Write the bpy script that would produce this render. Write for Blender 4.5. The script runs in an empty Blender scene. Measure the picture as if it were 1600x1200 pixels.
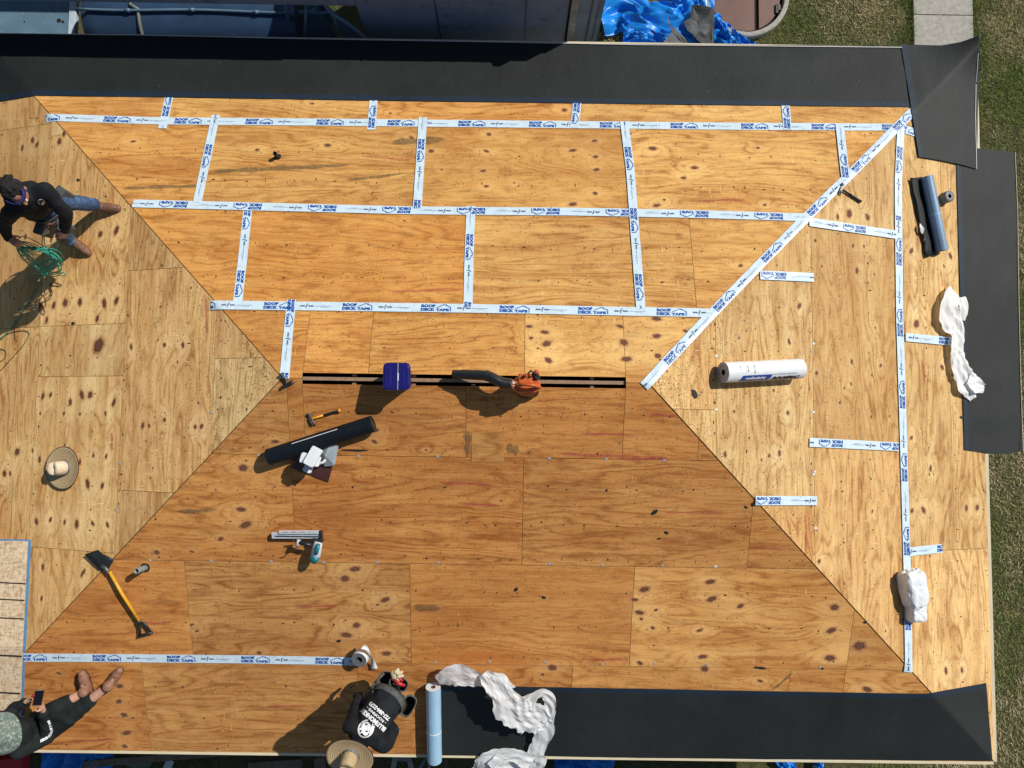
import bpy, bmesh, math, random
import numpy as np
from mathutils import Vector, Matrix, Euler, noise
from mathutils.bvhtree import BVHTree
random.seed(7)
rng = np.random.default_rng(7)
SC = bpy.context.scene
COL = SC.collection
# ------------------------------------------------------------------ camera, sky, sun, exposure
FPX, CX, CY, CH = 1122.96, 0.4606, -0.4918, 7.3091
RX, RY, RZ = 0.0631, -0.0031, 0.0137
T, RL, W = 0.2973, 3.7307, 4.2612          # roof pitch, ridge length, half width at the eaves
cam = bpy.data.cameras.new('camera'); camo = bpy.data.objects.new('camera', cam); COL.objects.link(camo)
cam.sensor_width = 36; cam.lens = FPX / 1600 * 36; cam.clip_end = 500; cam.clip_start = 0.1
camo.location = (CX, CY, CH); camo.rotation_euler = (RX, RY, RZ); SC.camera = camo
SUN_EL, SUN_AZ = math.radians(43), math.radians(33.5)   # azimuth counted from +x towards +y
SV = Vector((math.cos(SUN_EL) * math.cos(SUN_AZ), math.cos(SUN_EL) * math.sin(SUN_AZ), math.sin(SUN_EL)))
wd = bpy.data.worlds.new('World'); SC.world = wd; wd.use_nodes = True
wn = wd.node_tree; bg = wn.nodes['Background']
sky = wn.nodes.new('ShaderNodeTexSky'); sky.sky_type = 'NISHITA'; sky.sun_disc = False
sky.sun_elevation = SUN_EL; sky.sun_rotation = math.pi / 2 - SUN_AZ; sky.air_density = 1.0; sky.dust_density = 0.6
wn.links.new(sky.outputs[0], bg.inputs[0]); bg.inputs[1].default_value = 0.062
sl = bpy.data.lights.new('sun', 'SUN'); sl.energy = 4.3; sl.angle = math.radians(0.53); sl.color = (1.0, 0.955, 0.88)
so = bpy.data.objects.new('sun', sl); COL.objects.link(so); so.rotation_euler = SV.to_track_quat('Z', 'Y').to_euler(); so.location = SV * 30
SC.view_settings.view_transform = 'Standard'; SC.view_settings.look = 'None'
SC.view_settings.exposure = 0.0; SC.view_settings.gamma = 1.0
# ------------------------------------------------------------------ pixel <-> world on the roof planes
MR = Euler((RX, RY, RZ), 'XYZ').to_matrix(); CO = Vector((CX, CY, CH))
PL = [(Vector((0, T, 1)), 0.0), (Vector((0, -T, 1)), 0.0), (Vector((T, 0, 1)), T * RL / 2), (Vector((-T, 0, 1)), T * RL / 2)]
def ray(px, py): return MR @ Vector(((px - 800) / FPX, -(py - 600) / FPX, -1))
def P(px, py, h=0.0):
    d = ray(px, py)
    return CO + d * max((k + h - n.dot(CO)) / n.dot(d) for n, k in PL)
def onz(px, py, z):
    d = ray(px, py); return CO + d * ((z - CH) / d.z)
def ony(px, py, y):
    d = ray(px, py); return CO + d * ((y - CY) / d.y)
def rz(x, y): return -T * max(abs(y), abs(x) - RL / 2)
def normal_at(p):
    best = min(PL, key=lambda q: (q[1] - q[0].x * p.x - q[0].y * p.y))
    return best[0].normalized()
CT = 1 / math.sqrt(1 + T * T)
GZ = -T * W - 2.62
# ------------------------------------------------------------------ node helpers / materials
class NT:
    def __init__(s, name):
        s.m = bpy.data.materials.new(name); s.m.use_nodes = True
        s.t = s.m.node_tree; s.b = s.t.nodes['Principled BSDF']; s.out = s.t.nodes['Material Output']
    def n(s, typ, **kw):
        nd = s.t.nodes.new('ShaderNode' + typ)
        ins = kw.pop('ins', {})
        for k, v in kw.items(): setattr(nd, k, v)
        for k, v in ins.items():
            sock = nd.inputs[k]
            if isinstance(v, bpy.types.NodeSocket): s.t.links.new(v, sock)
            else: sock.default_value = v
        return nd
    def l(s, a, b): s.t.links.new(a, b)
    def math(s, op, a, b=0.0, c=0.0, clamp=False):
        nd = s.n('Math', operation=op, use_clamp=clamp)
        for i, v in enumerate((a, b, c)):
            if isinstance(v, bpy.types.NodeSocket): s.l(v, nd.inputs[i])
            else: nd.inputs[i].default_value = v
        return nd.outputs[0]
    def mix(s, f, a, b, mode='MIX'):
        nd = s.n('Mix', data_type='RGBA', blend_type=mode)
        for i, v in ((0, f), (6, a), (7, b)):
            if isinstance(v, bpy.types.NodeSocket): s.l(v, nd.inputs[i])
            elif i == 0: nd.inputs[0].default_value = v
            else: nd.inputs[i].default_value = (*v, 1) if len(v) == 3 else v
        return nd.outputs[2]
    def ramp(s, f, stops, interp='LINEAR'):
        nd = s.n('ValToRGB'); s.l(f, nd.inputs[0]); cr = nd.color_ramp; cr.interpolation = interp
        while len(cr.elements) < len(stops): cr.elements.new(0.5)
        for e, (p, c) in zip(cr.elements, stops):
            e.position = p; e.color = (*c, 1) if not isinstance(c, (int, float)) else (c, c, c, 1)
        return nd.outputs[0]
    def vmul(s, v, sc):
        nd = s.n('VectorMath', operation='MULTIPLY'); s.l(v, nd.inputs[0]); nd.inputs[1].default_value = sc; return nd.outputs[0]
    def noise(s, v, scale, detail=2, rough=0.5, dist=0.0):
        nd = s.n('TexNoise', ins={'Scale': scale, 'Detail': detail, 'Roughness': rough, 'Distortion': dist})
        if v is not None: s.l(v, nd.inputs['Vector'])
        return nd.outputs[0]
    def bump(s, h, strength=0.3, dist=0.01):
        nd = s.n('Bump', ins={'Strength': strength, 'Distance': dist}); s.l(h, nd.inputs['Height']); s.l(nd.outputs[0], s.b.inputs['Normal'])
MATS = {}
def mat(name, col, rough=0.6, metal=0.0, var=0.12, scale=12, spec=0.5, bump=0.0, bscale=60, trans=0.0, wear=None, coat=0.0):
    if name in MATS: return MATS[name]
    k = NT(name); tc = k.n('TexCoord').outputs['Object']
    f = k.noise(tc, scale, 4, 0.6)
    c1 = tuple(max(0, c * (1 - var)) for c in col); c2 = tuple(min(1, c * (1 + var)) for c in col)
    c = k.ramp(f, [(0.3, c1), (0.7, c2)])
    if wear:
        g = k.noise(tc, scale * 3.1, 5, 0.7)
        c = k.mix(k.ramp(g, [(0.56, 0.0), (0.66, 1.0)]), c, wear)
    k.l(c, k.b.inputs['Base Color'])
    k.b.inputs['Roughness'].default_value = rough; k.b.inputs['Metallic'].default_value = metal
    k.b.inputs['Specular IOR Level'].default_value = spec
    if coat: k.b.inputs['Coat Weight'].default_value = coat
    if trans:
        tr = k.n('BsdfTranslucent'); k.l(c, tr.inputs[0]); mx = k.n('MixShader', ins={0: trans})
        k.l(k.b.outputs[0], mx.inputs[1]); k.l(tr.outputs[0], mx.inputs[2]); k.l(mx.outputs[0], k.out.inputs[0])
    if bump: k.bump(k.noise(tc, bscale, 4, 0.6), bump, 0.01)
    MATS[name] = k.m
    return k.m
def wood_mat():
    k = NT('plywood')
    g = k.n('Attribute', attribute_name='gvec').outputs['Vector']
    bp = k.n('Attribute', attribute_name='bump').outputs['Fac']
    tone = k.n('Attribute', attribute_name='tone').outputs['Color']
    sep = k.n('SeparateXYZ'); k.l(g, sep.inputs[0]); d = sep.outputs[1]
    seed = sep.outputs[2]; sd = k.n('CombineXYZ'); k.l(seed, sd.inputs[0]); sv = k.noise(sd.outputs[0], 1.7, 0, 0.5)
    n1 = k.noise(k.vmul(g, (0.38, 2.5, 1.0)), 1.0, 2.2, 0.45, 0.35)
    n2 = k.noise(k.vmul(g, (2.6, 11.0, 1.0)), 1.0, 2.0, 0.5)
    F = k.math('ADD', k.math('MULTIPLY', n1, 27.0), k.math('MULTIPLY', d, 6.0))
    F = k.math('ADD', F, k.math('MULTIPLY', bp, 4.2))
    F = k.math('ADD', F, k.math('MULTIPLY', n2, 2.8))
    ring = k.math('PINGPONG', F, 1.0)
    ring = k.ramp(ring, [(0.0, 0.0), (0.50, 0.08), (0.76, 0.55), (0.92, 1.0), (1.0, 0.8)], 'B_SPLINE')
    fib = k.noise(k.vmul(g, (6.0, 150.0, 1.0)), 1.0, 3.0, 0.65)
    blot = k.noise(k.vmul(g, (0.8, 2.8, 3.0)), 1.0, 3.0, 0.6)
    blot2 = k.noise(k.vmul(g, (4.0, 9.0, 3.0)), 1.0, 4.0, 0.65)
    dirt = k.noise(k.vmul(g, (9.0, 13.0, 5.0)), 1.0, 5.0, 0.72)
    big = k.noise(k.vmul(g, (0.5, 0.9, 7.0)), 1.0, 2.0, 0.5)
    ringamt = k.math('MULTIPLY', ring, k.ramp(blot, [(0.30, 0.35), (0.55, 1.0)]))
    ringamt = k.math('MULTIPLY', ringamt, k.ramp(sv, [(0.3, 0.55), (0.6, 1.0)]))
    c = k.mix(ringamt, (0.640, 0.360, 0.138), (0.245, 0.082, 0.016))
    c = k.mix(k.ramp(blot2, [(0.42, 0.0), (0.72, 0.7)]), c, (0.70, 0.445, 0.19))
    c = k.mix(k.ramp(blot, [(0.50, 0.0), (0.74, 0.62)]), c, (0.40, 0.165, 0.042))
    c = k.mix(k.math('MULTIPLY', k.ramp(fib, [(0.38, 1.0), (0.50, 0.0)]), 0.40), c, (0.23, 0.090, 0.025))
    c = k.mix(k.ramp(fib, [(0.60, 0.0), (0.72, 0.45)]), c, (0.78, 0.54, 0.28))
    c = k.mix(k.ramp(bp, [(0.15, 0.0), (0.8, 0.6)]), c, (0.74, 0.48, 0.22))
    c = k.mix(k.ramp(dirt, [(0.55, 0.0), (0.74, 0.55)]), c, (0.20, 0.085, 0.03))
    c = k.mix(k.ramp(dirt, [(0.24, 0.45), (0.40, 0.0)]), c, (0.80, 0.56, 0.30))
    c = k.mix(k.ramp(big, [(0.45, 0.0), (0.7, 0.38)]), c, (0.33, 0.15, 0.05))
    gs = k.noise(k.vmul(g, (1.1, 7.0, 9.0)), 1.0, 3.0, 0.6)
    c = k.mix(k.ramp(gs, [(0.66, 0.0), (0.75, 0.55)]), c, (0.24, 0.16, 0.075))
    bands = k.noise(k.vmul(g, (0.22, 9.0, 4.0)), 1.0, 2.0, 0.5)
    c = k.mix(k.ramp(bands, [(0.50, 0.0), (0.68, 0.38)]), c, (0.33, 0.125, 0.028))
    c = k.mix(k.ramp(bands, [(0.28, 0.3), (0.42, 0.0)]), c, (0.72, 0.46, 0.20))
    hair = k.noise(k.vmul(g, (1.6, 75.0, 6.0)), 1.0, 1.0, 0.5)
    c = k.mix(k.ramp(hair, [(0.68, 0.0), (0.76, 0.45)]), c, (0.13, 0.05, 0.015))
    # short pale scuffs across the grain
    sf = k.noise(k.vmul(g, (60.0, 7.0, 2.0)), 1.0, 2.0, 0.5); sm = k.noise(k.vmul(g, (1.5, 1.5, 9.0)), 1.0, 2.0, 0.5)
    c = k.mix(k.math('MULTIPLY', k.ramp(sf, [(0.66, 0.0), (0.72, 1.0)]), k.ramp(sm, [(0.5, 0.0), (0.62, 0.5)])), c, (0.85, 0.62, 0.36))
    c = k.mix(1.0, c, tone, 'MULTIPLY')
    # specks of granules and dirt
    vo = k.n('TexVoronoi', ins={'Scale': 19.0}); k.l(g, vo.inputs['Vector'])
    sc_ = k.n('SeparateColor'); k.l(vo.outputs['Color'], sc_.inputs[0])
    rad = k.math('MULTIPLY', k.math('POWER', sc_.outputs[0], 2.2), 0.15)
    sp = k.math('LESS_THAN', vo.outputs['Distance'], rad)
    c = k.mix(k.math('MULTIPLY', sp, 0.88), c, (0.04, 0.024, 0.014))
    vo2 = k.n('TexVoronoi', ins={'Scale': 1.0}); k.l(k.vmul(g, (34.0, 52.0, 1.0)), vo2.inputs['Vector'])
    s2 = k.n('SeparateColor'); k.l(vo2.outputs['Color'], s2.inputs[0])
    r2 = k.math('MULTIPLY', k.math('POWER', s2.outputs[1], 3.5), 0.27)
    c = k.mix(k.math('MULTIPLY', k.math('LESS_THAN', vo2.outputs['Distance'], r2), 0.55), c, (0.09, 0.045, 0.02))
    k.l(c, k.b.inputs['Base Color'])
    k.b.inputs['Roughness'].default_value = 0.78; k.b.inputs['Specular IOR Level'].default_value = 0.25
    k.bump(k.math('ADD', fib, k.math('MULTIPLY', ring, 0.3)), 0.25, 0.004)
    return k.m
def knot_mat():
    k = NT('knot_wood')
    kr = k.n('Attribute', attribute_name='kr').outputs['Fac']
    tc = k.n('TexCoord').outputs['Object']
    nz = k.noise(tc, 60, 3, 0.6)
    r = k.math('ADD', kr, k.math('MULTIPLY', k.math('SUBTRACT', nz, 0.5), 0.28))
    c = k.ramp(r, [(0.0, (0.13, 0.050, 0.028)), (0.28, (0.165, 0.062, 0.032)), (0.37, (0.06, 0.022, 0.012)), (0.46, (0.42, 0.17, 0.055)), (0.62, (0.40, 0.18, 0.065)), (0.72, (0.80, 0.55, 0.28)), (0.95, (0.74, 0.48, 0.22))])
    a = k.ramp(r, [(0.0, 1.0), (0.40, 0.97), (0.50, 0.5), (0.66, 0.22), (0.8, 0.2), (1.0, 0.0)])
    k.l(c, k.b.inputs['Base Color']); k.b.inputs['Roughness'].default_value = 0.8
    k.l(a, k.b.inputs['Alpha'])
    return k.m
def stain_mat(name, col, amax=0.6):
    k = NT(name); kr = k.n('Attribute', attribute_name='kr').outputs['Fac']; tc = k.n('TexCoord').outputs['Object']
    nz = k.noise(k.vmul(tc, (1, 1, 1)), 38, 4, 0.7)
    a = k.math('MULTIPLY', k.ramp(kr, [(0.55, 1.0), (1.0, 0.0)]), k.ramp(nz, [(0.3, 0.25), (0.62, 1.0)]))
    k.b.inputs['Base Color'].default_value = (*col, 1); k.b.inputs['Roughness'].default_value = 0.9
    k.l(k.math('MULTIPLY', a, amax), k.b.inputs['Alpha']); return k.m
def felt_mat(name, col, sheen=0.35):
    k = NT(name); tc = k.n('TexCoord').outputs['Object']
    f = k.noise(tc, 1.3, 4, 0.6); f2 = k.noise(k.vmul(tc, (4.5, 2.2, 1)), 1.0, 4, 0.65); f3 = k.noise(tc, 240, 2, 0.5)
    c = k.ramp(f, [(0.3, tuple(v * 0.78 for v in col)), (0.7, tuple(v * 1.28 for v in col))])
    c = k.mix(k.ramp(f2, [(0.45, 0.0), (0.75, 0.22)]), c, tuple(min(1, v * 1.7) for v in col))
    c = k.mix(k.math('MULTIPLY', f3, 0.35), c, tuple(v * 0.6 for v in col))
    sp = k.n('TexVoronoi', ins={'Scale': 9.0}); k.l(tc, sp.inputs['Vector'])
    s2 = k.n('SeparateColor'); k.l(sp.outputs['Color'], s2.inputs[0])
    c = k.mix(k.math('MULTIPLY', k.math('LESS_THAN', sp.outputs['Distance'], k.math('MULTIPLY', k.math('POWER', s2.outputs[0], 5.0), 0.05)), 0.6), c, (0.3, 0.28, 0.24))
    k.l(c, k.b.inputs['Base Color']); k.b.inputs['Roughness'].default_value = 0.62
    k.b.inputs['Specular IOR Level'].default_value = sheen
    k.bump(k.math('ADD', f3, k.math('ADD', k.math('MULTIPLY', f2, 4.0), k.math('MULTIPLY', f, 6.0))), 0.28, 0.006); return k.m
def ground_mat():
    k = NT('lawn_soil'); tc = k.n('TexCoord').outputs['Object']
    f = k.noise(tc, 0.9, 5, 0.6); g = k.noise(tc, 9, 5, 0.7); h = k.noise(tc, 60, 4, 0.7)
    c = k.ramp(g, [(0.35, (0.055, 0.065, 0.022)), (0.55, (0.11, 0.115, 0.045)), (0.72, (0.22, 0.18, 0.10))])
    c = k.mix(k.ramp(f, [(0.42, 0.0), (0.65, 0.75)]), c, (0.16, 0.135, 0.075))
    c = k.mix(k.ramp(h, [(0.35, 0.7), (0.6, 0.0)]), c, (0.02, 0.02, 0.01))
    k.l(c, k.b.inputs['Base Color']); k.b.inputs['Roughness'].default_value = 0.95; k.b.inputs['Specular IOR Level'].default_value = 0.1
    k.bump(h, 0.8, 0.03); return k.m
def grass_mat():
    k = NT('grass_blades'); a = k.n('Attribute', attribute_name='gcol').outputs['Color']
    k.l(a, k.b.inputs['Base Color']); k.b.inputs['Roughness'].default_value = 0.7; k.b.inputs['Specular IOR Level'].default_value = 0.2
    tr = k.n('BsdfTranslucent'); k.l(a, tr.inputs[0]); mx = k.n('MixShader', ins={0: 0.3})
    k.l(k.b.outputs[0], mx.inputs[1]); k.l(tr.outputs[0], mx.inputs[2]); k.l(mx.outputs[0], k.out.inputs[0]); return k.m
def osb_mat():
    k = NT('oriented_strand_board'); tc = k.n('TexCoord').outputs['Object']
    v = k.n('TexVoronoi', ins={'Scale': 1.0}); k.l(k.vmul(tc, (20, 55, 1)), v.inputs['Vector'])
    v2 = k.n('TexVoronoi', ins={'Scale': 1.0}); k.l(k.vmul(tc, (60, 24, 1)), v2.inputs['Vector'])
    s = k.n('SeparateColor'); k.l(v.outputs['Color'], s.inputs[0]); s2 = k.n('SeparateColor'); k.l(v2.outputs['Color'], s2.inputs[0])
    f = k.math('MULTIPLY', k.math('ADD', s.outputs[0], s2.outputs[1]), 0.5)
    c = k.ramp(f, [(0.1, (0.44, 0.30, 0.17)), (0.45, (0.62, 0.47, 0.30)), (0.85, (0.74, 0.60, 0.42))])
    k.l(c, k.b.inputs['Base Color']); k.b.inputs['Roughness'].default_value = 0.8; k.b.inputs['Specular IOR Level'].default_value = 0.2; return k.m
def straw_mat():
    k = NT('straw'); r = k.n('Attribute', attribute_name='kr').outputs['Fac']; tc = k.n('TexCoord').outputs['Object']
    s = k.math('SINE', k.math('MULTIPLY', r, 95.0)); nz = k.noise(tc, 60, 4, 0.6)
    c = k.ramp(nz, [(0.3, (0.46, 0.33, 0.17)), (0.7, (0.66, 0.50, 0.29))])
    c = k.mix(k.ramp(s, [(0.0, 0.55), (0.6, 0.0)]), c, (0.33, 0.22, 0.10))
    k.l(c, k.b.inputs['Base Color']); k.b.inputs['Roughness'].default_value = 0.7; k.bump(s, 0.5, 0.003); return k.m
def camo_mat():
    k = NT('camouflage_cloth'); tc = k.n('TexCoord').outputs['Object']
    f = k.noise(tc, 26, 3, 0.6, 1.2)
    c = k.ramp(f, [(0.42, (0.13, 0.17, 0.14)), (0.5, (0.20, 0.24, 0.20)), (0.58, (0.34, 0.38, 0.34)), (0.68, (0.52, 0.55, 0.50))], 'CONSTANT')
    k.l(c, k.b.inputs['Base Color']); k.b.inputs['Roughness'].default_value = 0.85; return k.m
def denim_mat():
    k = NT('denim'); tc = k.n('TexCoord').outputs['Object']
    f = k.noise(tc, 9, 4, 0.6); h = k.noise(tc, 220, 2, 0.5)
    c = k.ramp(f, [(0.3, (0.018, 0.040, 0.095)), (0.55, (0.045, 0.10, 0.20)), (0.75, (0.15, 0.24, 0.38))])
    c = k.mix(k.math('MULTIPLY', h, 0.3), c, (0.02, 0.04, 0.1))
    k.l(c, k.b.inputs['Base Color']); k.b.inputs['Roughness'].default_value = 0.85; k.bump(k.noise(tc, 25, 3, 0.6), 0.6, 0.02); return k.m

M_WOOD = wood_mat(); M_KNOT = knot_mat()
M_PINK = stain_mat('red_chalk', (0.50, 0.07, 0.075), 0.5); M_GREYST = stain_mat('grey_stain', (0.16, 0.12, 0.055), 0.6)
M_FLECK = mat('dark_fleck', (0.03, 0.02, 0.013), 0.9)
M_GAP = mat('gap_shadow', (0.018, 0.010, 0.006), 0.95)
M_CUT = mat('plywood_cut_edge', (0.42, 0.27, 0.14), 0.8, scale=60)
M_FELT = felt_mat('black_underlayment', (0.017, 0.020, 0.0195), 0.3)
M_SELV = felt_mat('blue_black_selvage', (0.010, 0.022, 0.040))
M_WHITEEDGE = mat('white_film_edge', (0.72, 0.74, 0.76), 0.4)
M_TAPE = mat('tape_film', (0.62, 0.76, 0.84), 0.36, var=0.07, scale=7, wear=(0.50, 0.60, 0.66), bump=0.25, bscale=28)
M_PRINT = mat('tape_blue_print', (0.012, 0.085, 0.36), 0.4, var=0.05)
M_PRINT2 = mat('tape_navy_print', (0.02, 0.05, 0.17), 0.4, var=0.05)
M_CREAM = mat('cream_fascia_paint', (0.66, 0.57, 0.38), 0.6, var=0.08, scale=3)
M_DRIP = mat('white_drip_edge', (0.74, 0.72, 0.66), 0.45, var=0.05)
M_SIDE = mat('siding', (0.5, 0.5, 0.48), 0.7)
M_BLACKP = mat('black_plastic', (0.018, 0.02, 0.021), 0.4, scale=30, wear=(0.05, 0.05, 0.05))
M_BLACKC = mat('black_cloth', (0.014, 0.019, 0.019), 0.9, scale=10, var=0.3, spec=0.2, bump=0.7, bscale=18)
M_BLACKC2 = mat('black_shirt_cloth', (0.010, 0.012, 0.016), 0.88, scale=8, var=0.3, spec=0.25, bump=0.7, bscale=14)
M_SKIN = mat('skin', (0.42, 0.21, 0.135), 0.5, var=0.12, scale=25)
M_SKIN2 = mat('pale_skin', (0.52, 0.28, 0.19), 0.5, var=0.1, scale=25)
M_HAIR = mat('dark_hair', (0.006, 0.005, 0.004), 0.8, var=0.4, scale=60, bump=1.0, bscale=70)
M_BOOT = mat('brown_leather', (0.175, 0.085, 0.048), 0.6, scale=30, var=0.25, bump=0.4, bscale=50)
M_SOLE = mat('dark_sole', (0.04, 0.03, 0.025), 0.8)
M_STEEL = mat('worn_steel', (0.20, 0.20, 0.20), 0.45, 0.7, scale=30, wear=(0.06, 0.05, 0.04))
M_GALV = mat('galvanised_sheet', (0.58, 0.66, 0.69), 0.38, 0.45, scale=8, var=0.2)
M_YEL = mat('yellow_fibreglass', (0.72, 0.36, 0.018), 0.45, wear=(0.35, 0.17, 0.03))
M_ORANGE = mat('orange_plastic', (0.58, 0.115, 0.022), 0.42, scale=18, wear=(0.30, 0.08, 0.03))
M_NAVY = mat('navy_blue_plastic', (0.012, 0.010, 0.13), 0.33, var=0.1)
M_WHITEP = mat('white_plastic', (0.70, 0.74, 0.76), 0.4, var=0.05)
M_WRAP = mat('white_wrapping_film', (0.90, 0.91, 0.90), 0.45, var=0.02, trans=0.22, spec=.2)
M_WRAPR = mat('white_roll_wrapper', (0.78, 0.80, 0.81), 0.3, var=0.05, bump=0.15, bscale=20)
M_BLUEFILM = mat('light_blue_release_film', (0.31, 0.50, 0.66), 0.22, var=0.06, scale=4, spec=0.6)
M_BLUEL = mat('blue_label', (0.015, 0.06, 0.34), 0.35)
M_INK = mat('black_ink', (0.015, 0.015, 0.03), 0.5)
M_WINK = mat('white_ink', (0.78, 0.80, 0.80), 0.6)
M_GREENH = mat('green_hose_rubber', (0.012, 0.30, 0.21), 0.3, var=0.25, scale=9)
M_DKH = mat('dark_wire', (0.03, 0.045, 0.03), 0.6)
M_TARP = mat('blue_tarp', (0.008, 0.25, 0.80), 0.34, var=0.12, scale=6, spec=0.5, bump=0.35, bscale=10, trans=0.12)
M_TORN = mat('torn_grey_felt', (0.075, 0.08, 0.085), 0.7, var=0.4, scale=6)
M_BRNM = mat('brown_painted_steel', (0.135, 0.055, 0.037), 0.5, scale=5, var=0.15)
M_BRNM2 = mat('brown_flashing', (0.085, 0.03, 0.024), 0.4, scale=7, var=0.25)
M_CONC = mat('concrete', (0.40, 0.38, 0.33), 0.9, scale=14, var=0.18, bump=0.5, bscale=60, wear=(0.22, 0.2, 0.17))
M_TRUCK = mat('slate_body_paint', (0.20, 0.27, 0.37), 0.45, scale=2.5, var=0.12, wear=(0.14, 0.16, 0.2))
M_TRUCKL = mat('pale_body_paint', (0.11, 0.19, 0.26), 0.5, scale=4, var=0.14, wear=(0.2, 0.25, 0.3))
M_TANK = mat('dark_blue_tank_paint', (0.030, 0.062, 0.120), 0.38, scale=3, var=0.25)
M_TEAL = mat('teal_plastic', (0.008, 0.18, 0.215), 0.35)
M_ALU = mat('nailer_aluminium', (0.58, 0.64, 0.68), 0.4, 0.15, scale=30)
M_RED = mat('red_plastic', (0.45, 0.022, 0.03), 0.35)
M_GREYL = mat('grey_tool_leather', (0.075, 0.08, 0.075), 0.7, scale=25, var=0.3, bump=0.5, bscale=40)
M_TAN = mat('tan_glove', (0.56, 0.47, 0.30), 0.8)
M_CARD = mat('brown_cardboard', (0.13, 0.05, 0.035), 0.8)
M_LEAF = mat('dusty_leaf', (0.10, 0.16, 0.09), 0.6)
M_BOARD = mat('weathered_board', (0.16, 0.12, 0.08), 0.85, scale=20, var=0.3)
M_OSB = osb_mat(); M_OSBEDGE = mat('blue_edge_seal', (0.10, 0.25, 0.45), 0.6)
M_STRAW = straw_mat(); M_CAMO = camo_mat(); M_DENIM = denim_mat()
M_HATBAND = mat('patterned_hat_band', (0.16, 0.16, 0.18), 0.7, scale=130, var=0.9, wear=(0.6, 0.6, 0.62))
M_DKTRIM = mat('dark_hat_trim', (0.025, 0.015, 0.012), 0.7)
M_GROUND = ground_mat(); M_GRASS = grass_mat()
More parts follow.
